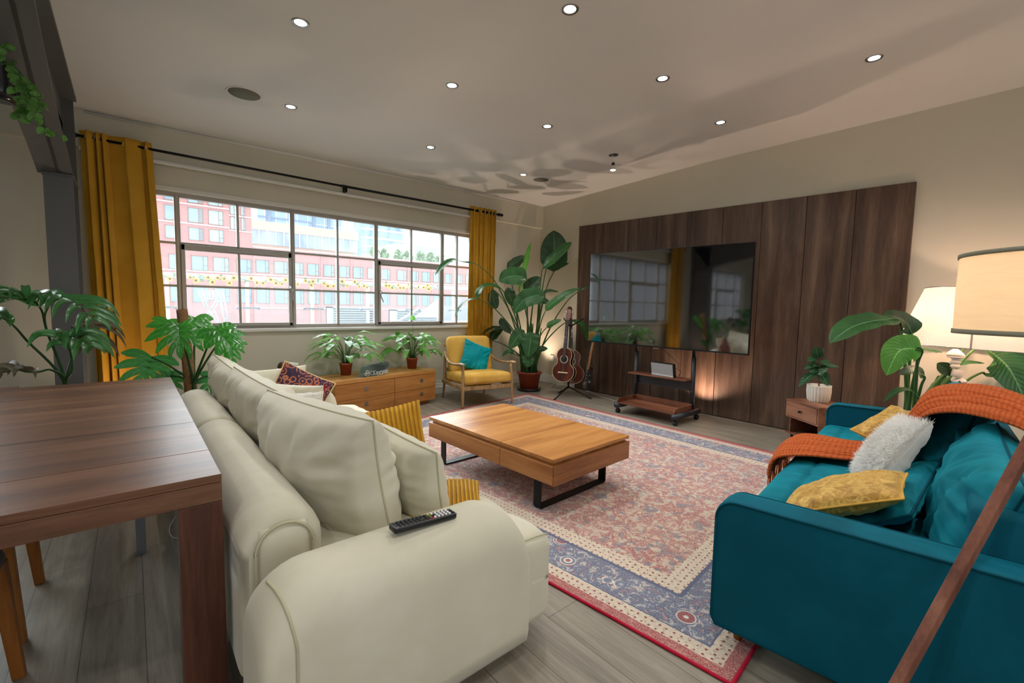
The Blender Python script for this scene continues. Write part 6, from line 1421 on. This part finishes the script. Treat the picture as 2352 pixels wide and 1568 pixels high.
b = MB(); b.prism([(-.022, 0), (.022, 0), (.05, .06), (.04, .16), (.0, .19), (-.02, .12)], Me @ Matrix.Translation((0, .94, -.012)), .014); hs = b.build('headstock', M_neck, eg, bevel=.002)
for k in range(6):
    b = MB(); b.tube([Me @ Vector((-.02, .965+k*.024, -.014)), Me @ Vector((-.05, .965+k*.024, -.016))], .004, 6); b.tube([Me @ Vector((-.01, .965+k*.024, -.02)), Me @ Vector((-.01, .965+k*.024, .014))], .004, 6); b.build('tuning_peg', M_chrome, hs)
b = MB()
for k in range(6): x = -.016+k*.0064; b.tube([Me @ Vector((x, .09, .012)), Me @ Vector((x, .95, .010))], .0008, 4)
b.build('strings', M_chrome, eg)
b = MB(); b.box((0, .09, .008), (.08, .05, .014), Me, .003)
for y in (.16, .21, .26): b.box((0, y, .004), (.07, .018, .010), Me, .003)
b.build('pickups', M_chrome, eg)
# pale cables on the floor by the stand
b = MB(); b.tube([(5.44, 5.2, .02), (5.3, 5.05, .006), (5.15, 4.95, .05), (5.2, 4.8, .09), (5.28, 4.85, .03), (5.1, 4.75, .006), (5.3, 4.6, .006), (5.42, 4.4, .006)], .004, 6, 60)
b.tube([(5.44, 5.25, .05), (5.2, 5.1, .006), (4.95, 4.95, .006), (5.1, 4.8, .006)], .004, 6, 40); tag(b.build('floor_cable', plain('white_cable', (205, 200, 188), .5)), 'loose white cable looping on the floor behind the guitars', 'cord')
b = MB(); b.tube([atz(1348, 896, .006), atz(1370, 906, .006), atz(1400, 917, .006), atz(1425, 921, .006), atz(1500, 932, .006)], .0045, 6, 40); tag(b.build('floor_cable', bpy.data.materials['white_cable']), 'white cable running along the floor from the guitars to the tv stand', 'cord')
b = MB(); c_ = atx(1268, 822, XW-.004); b.bb((XW-.008, c_.y-.04, c_.z-.05), (XW, c_.y+.04, c_.z+.05)); tag(b.build('wall_socket', M_white, bevel=.002), 'white electrical socket plate low on the corner wall behind the guitars', 'socket')
# left edge: small side shelf with terracotta pot, bronze capped white roll near the sofa
q = D(8, 900, 2.95); r_ = thing('plant_stool', 'narrow reddish brown wooden stool at the far left edge behind the walnut table', 'stool', (q.x-.05, q.y, 0))
b = MB(); b.bb((q.x-.22, q.y-.1, .66), (q.x+.05, q.y+.15, .69)); b.build('top', M_trayw, r_)
for dx in (-.2, .03):
    b = MB(); b.bb((q.x+dx-.02, q.y-.09, 0), (q.x+dx+.02, q.y+.14, .66)); b.build('side_panel', M_trayw, r_)
r_ = thing('terracotta_planter', 'orange terracotta pot just showing at the left edge on the narrow stool', 'pot', (q.x-.11, q.y+.02, .691))
b = MB(); b.lathe([(0, 0), (.07, 0), (.085, .10), (.092, .10), (.092, .125), (.08, .125), (.075, .1), (0, .1)], (q.x-.10, q.y+.02, .691), 28); b.build('pot', plain('orange_terracotta', (186, 78, 40), .6), r_)
rl = D(655, 838, 4.95); r_ = thing('rolled_blind', 'white roll with a bronze end cap leaning behind the patterned cushion', 'roll', (rl.x, rl.y, 0))
b = MB(); b.cyl((rl.x+.02, rl.y, 0.0), (rl.x+.02, rl.y+.02, rl.z-.02), .03, 14); b.tube([(rl.x+.02, rl.y+.02, rl.z-.04), (rl.x+.02, rl.y, rl.z), (rl.x+.12, rl.y-.05, rl.z-.01)], .03, 12, 10); b.build('tube', M_white, r_)
b = MB(); b.tube([(rl.x-.045, rl.y+.01, rl.z-.03), (rl.x-.035, rl.y, rl.z+.005), (rl.x+.0, rl.y, rl.z+.012)], .034, 14, 8); b.build('end_cap', plain('bronze_cap', (92, 76, 58), .35, .7), r_)
# warm floor uplights standing in the corner, behind the tv stand and behind the left curtain
spot('corner_uplight', (5.28, 5.52, .10), 48, (1.0, .74, .58), 88, .7, .03, (-.12, -.12, 1))
spot('tv_uplight', (5.26, 2.66, .10), 34, (1.0, .68, .50), 140, .7, .03, (-.04, .0, 1))
spot('left_uplight', (.02, 5.20, .12), 14, (1.0, .72, .54), 140, .8, .04, (0, -.05, 1))
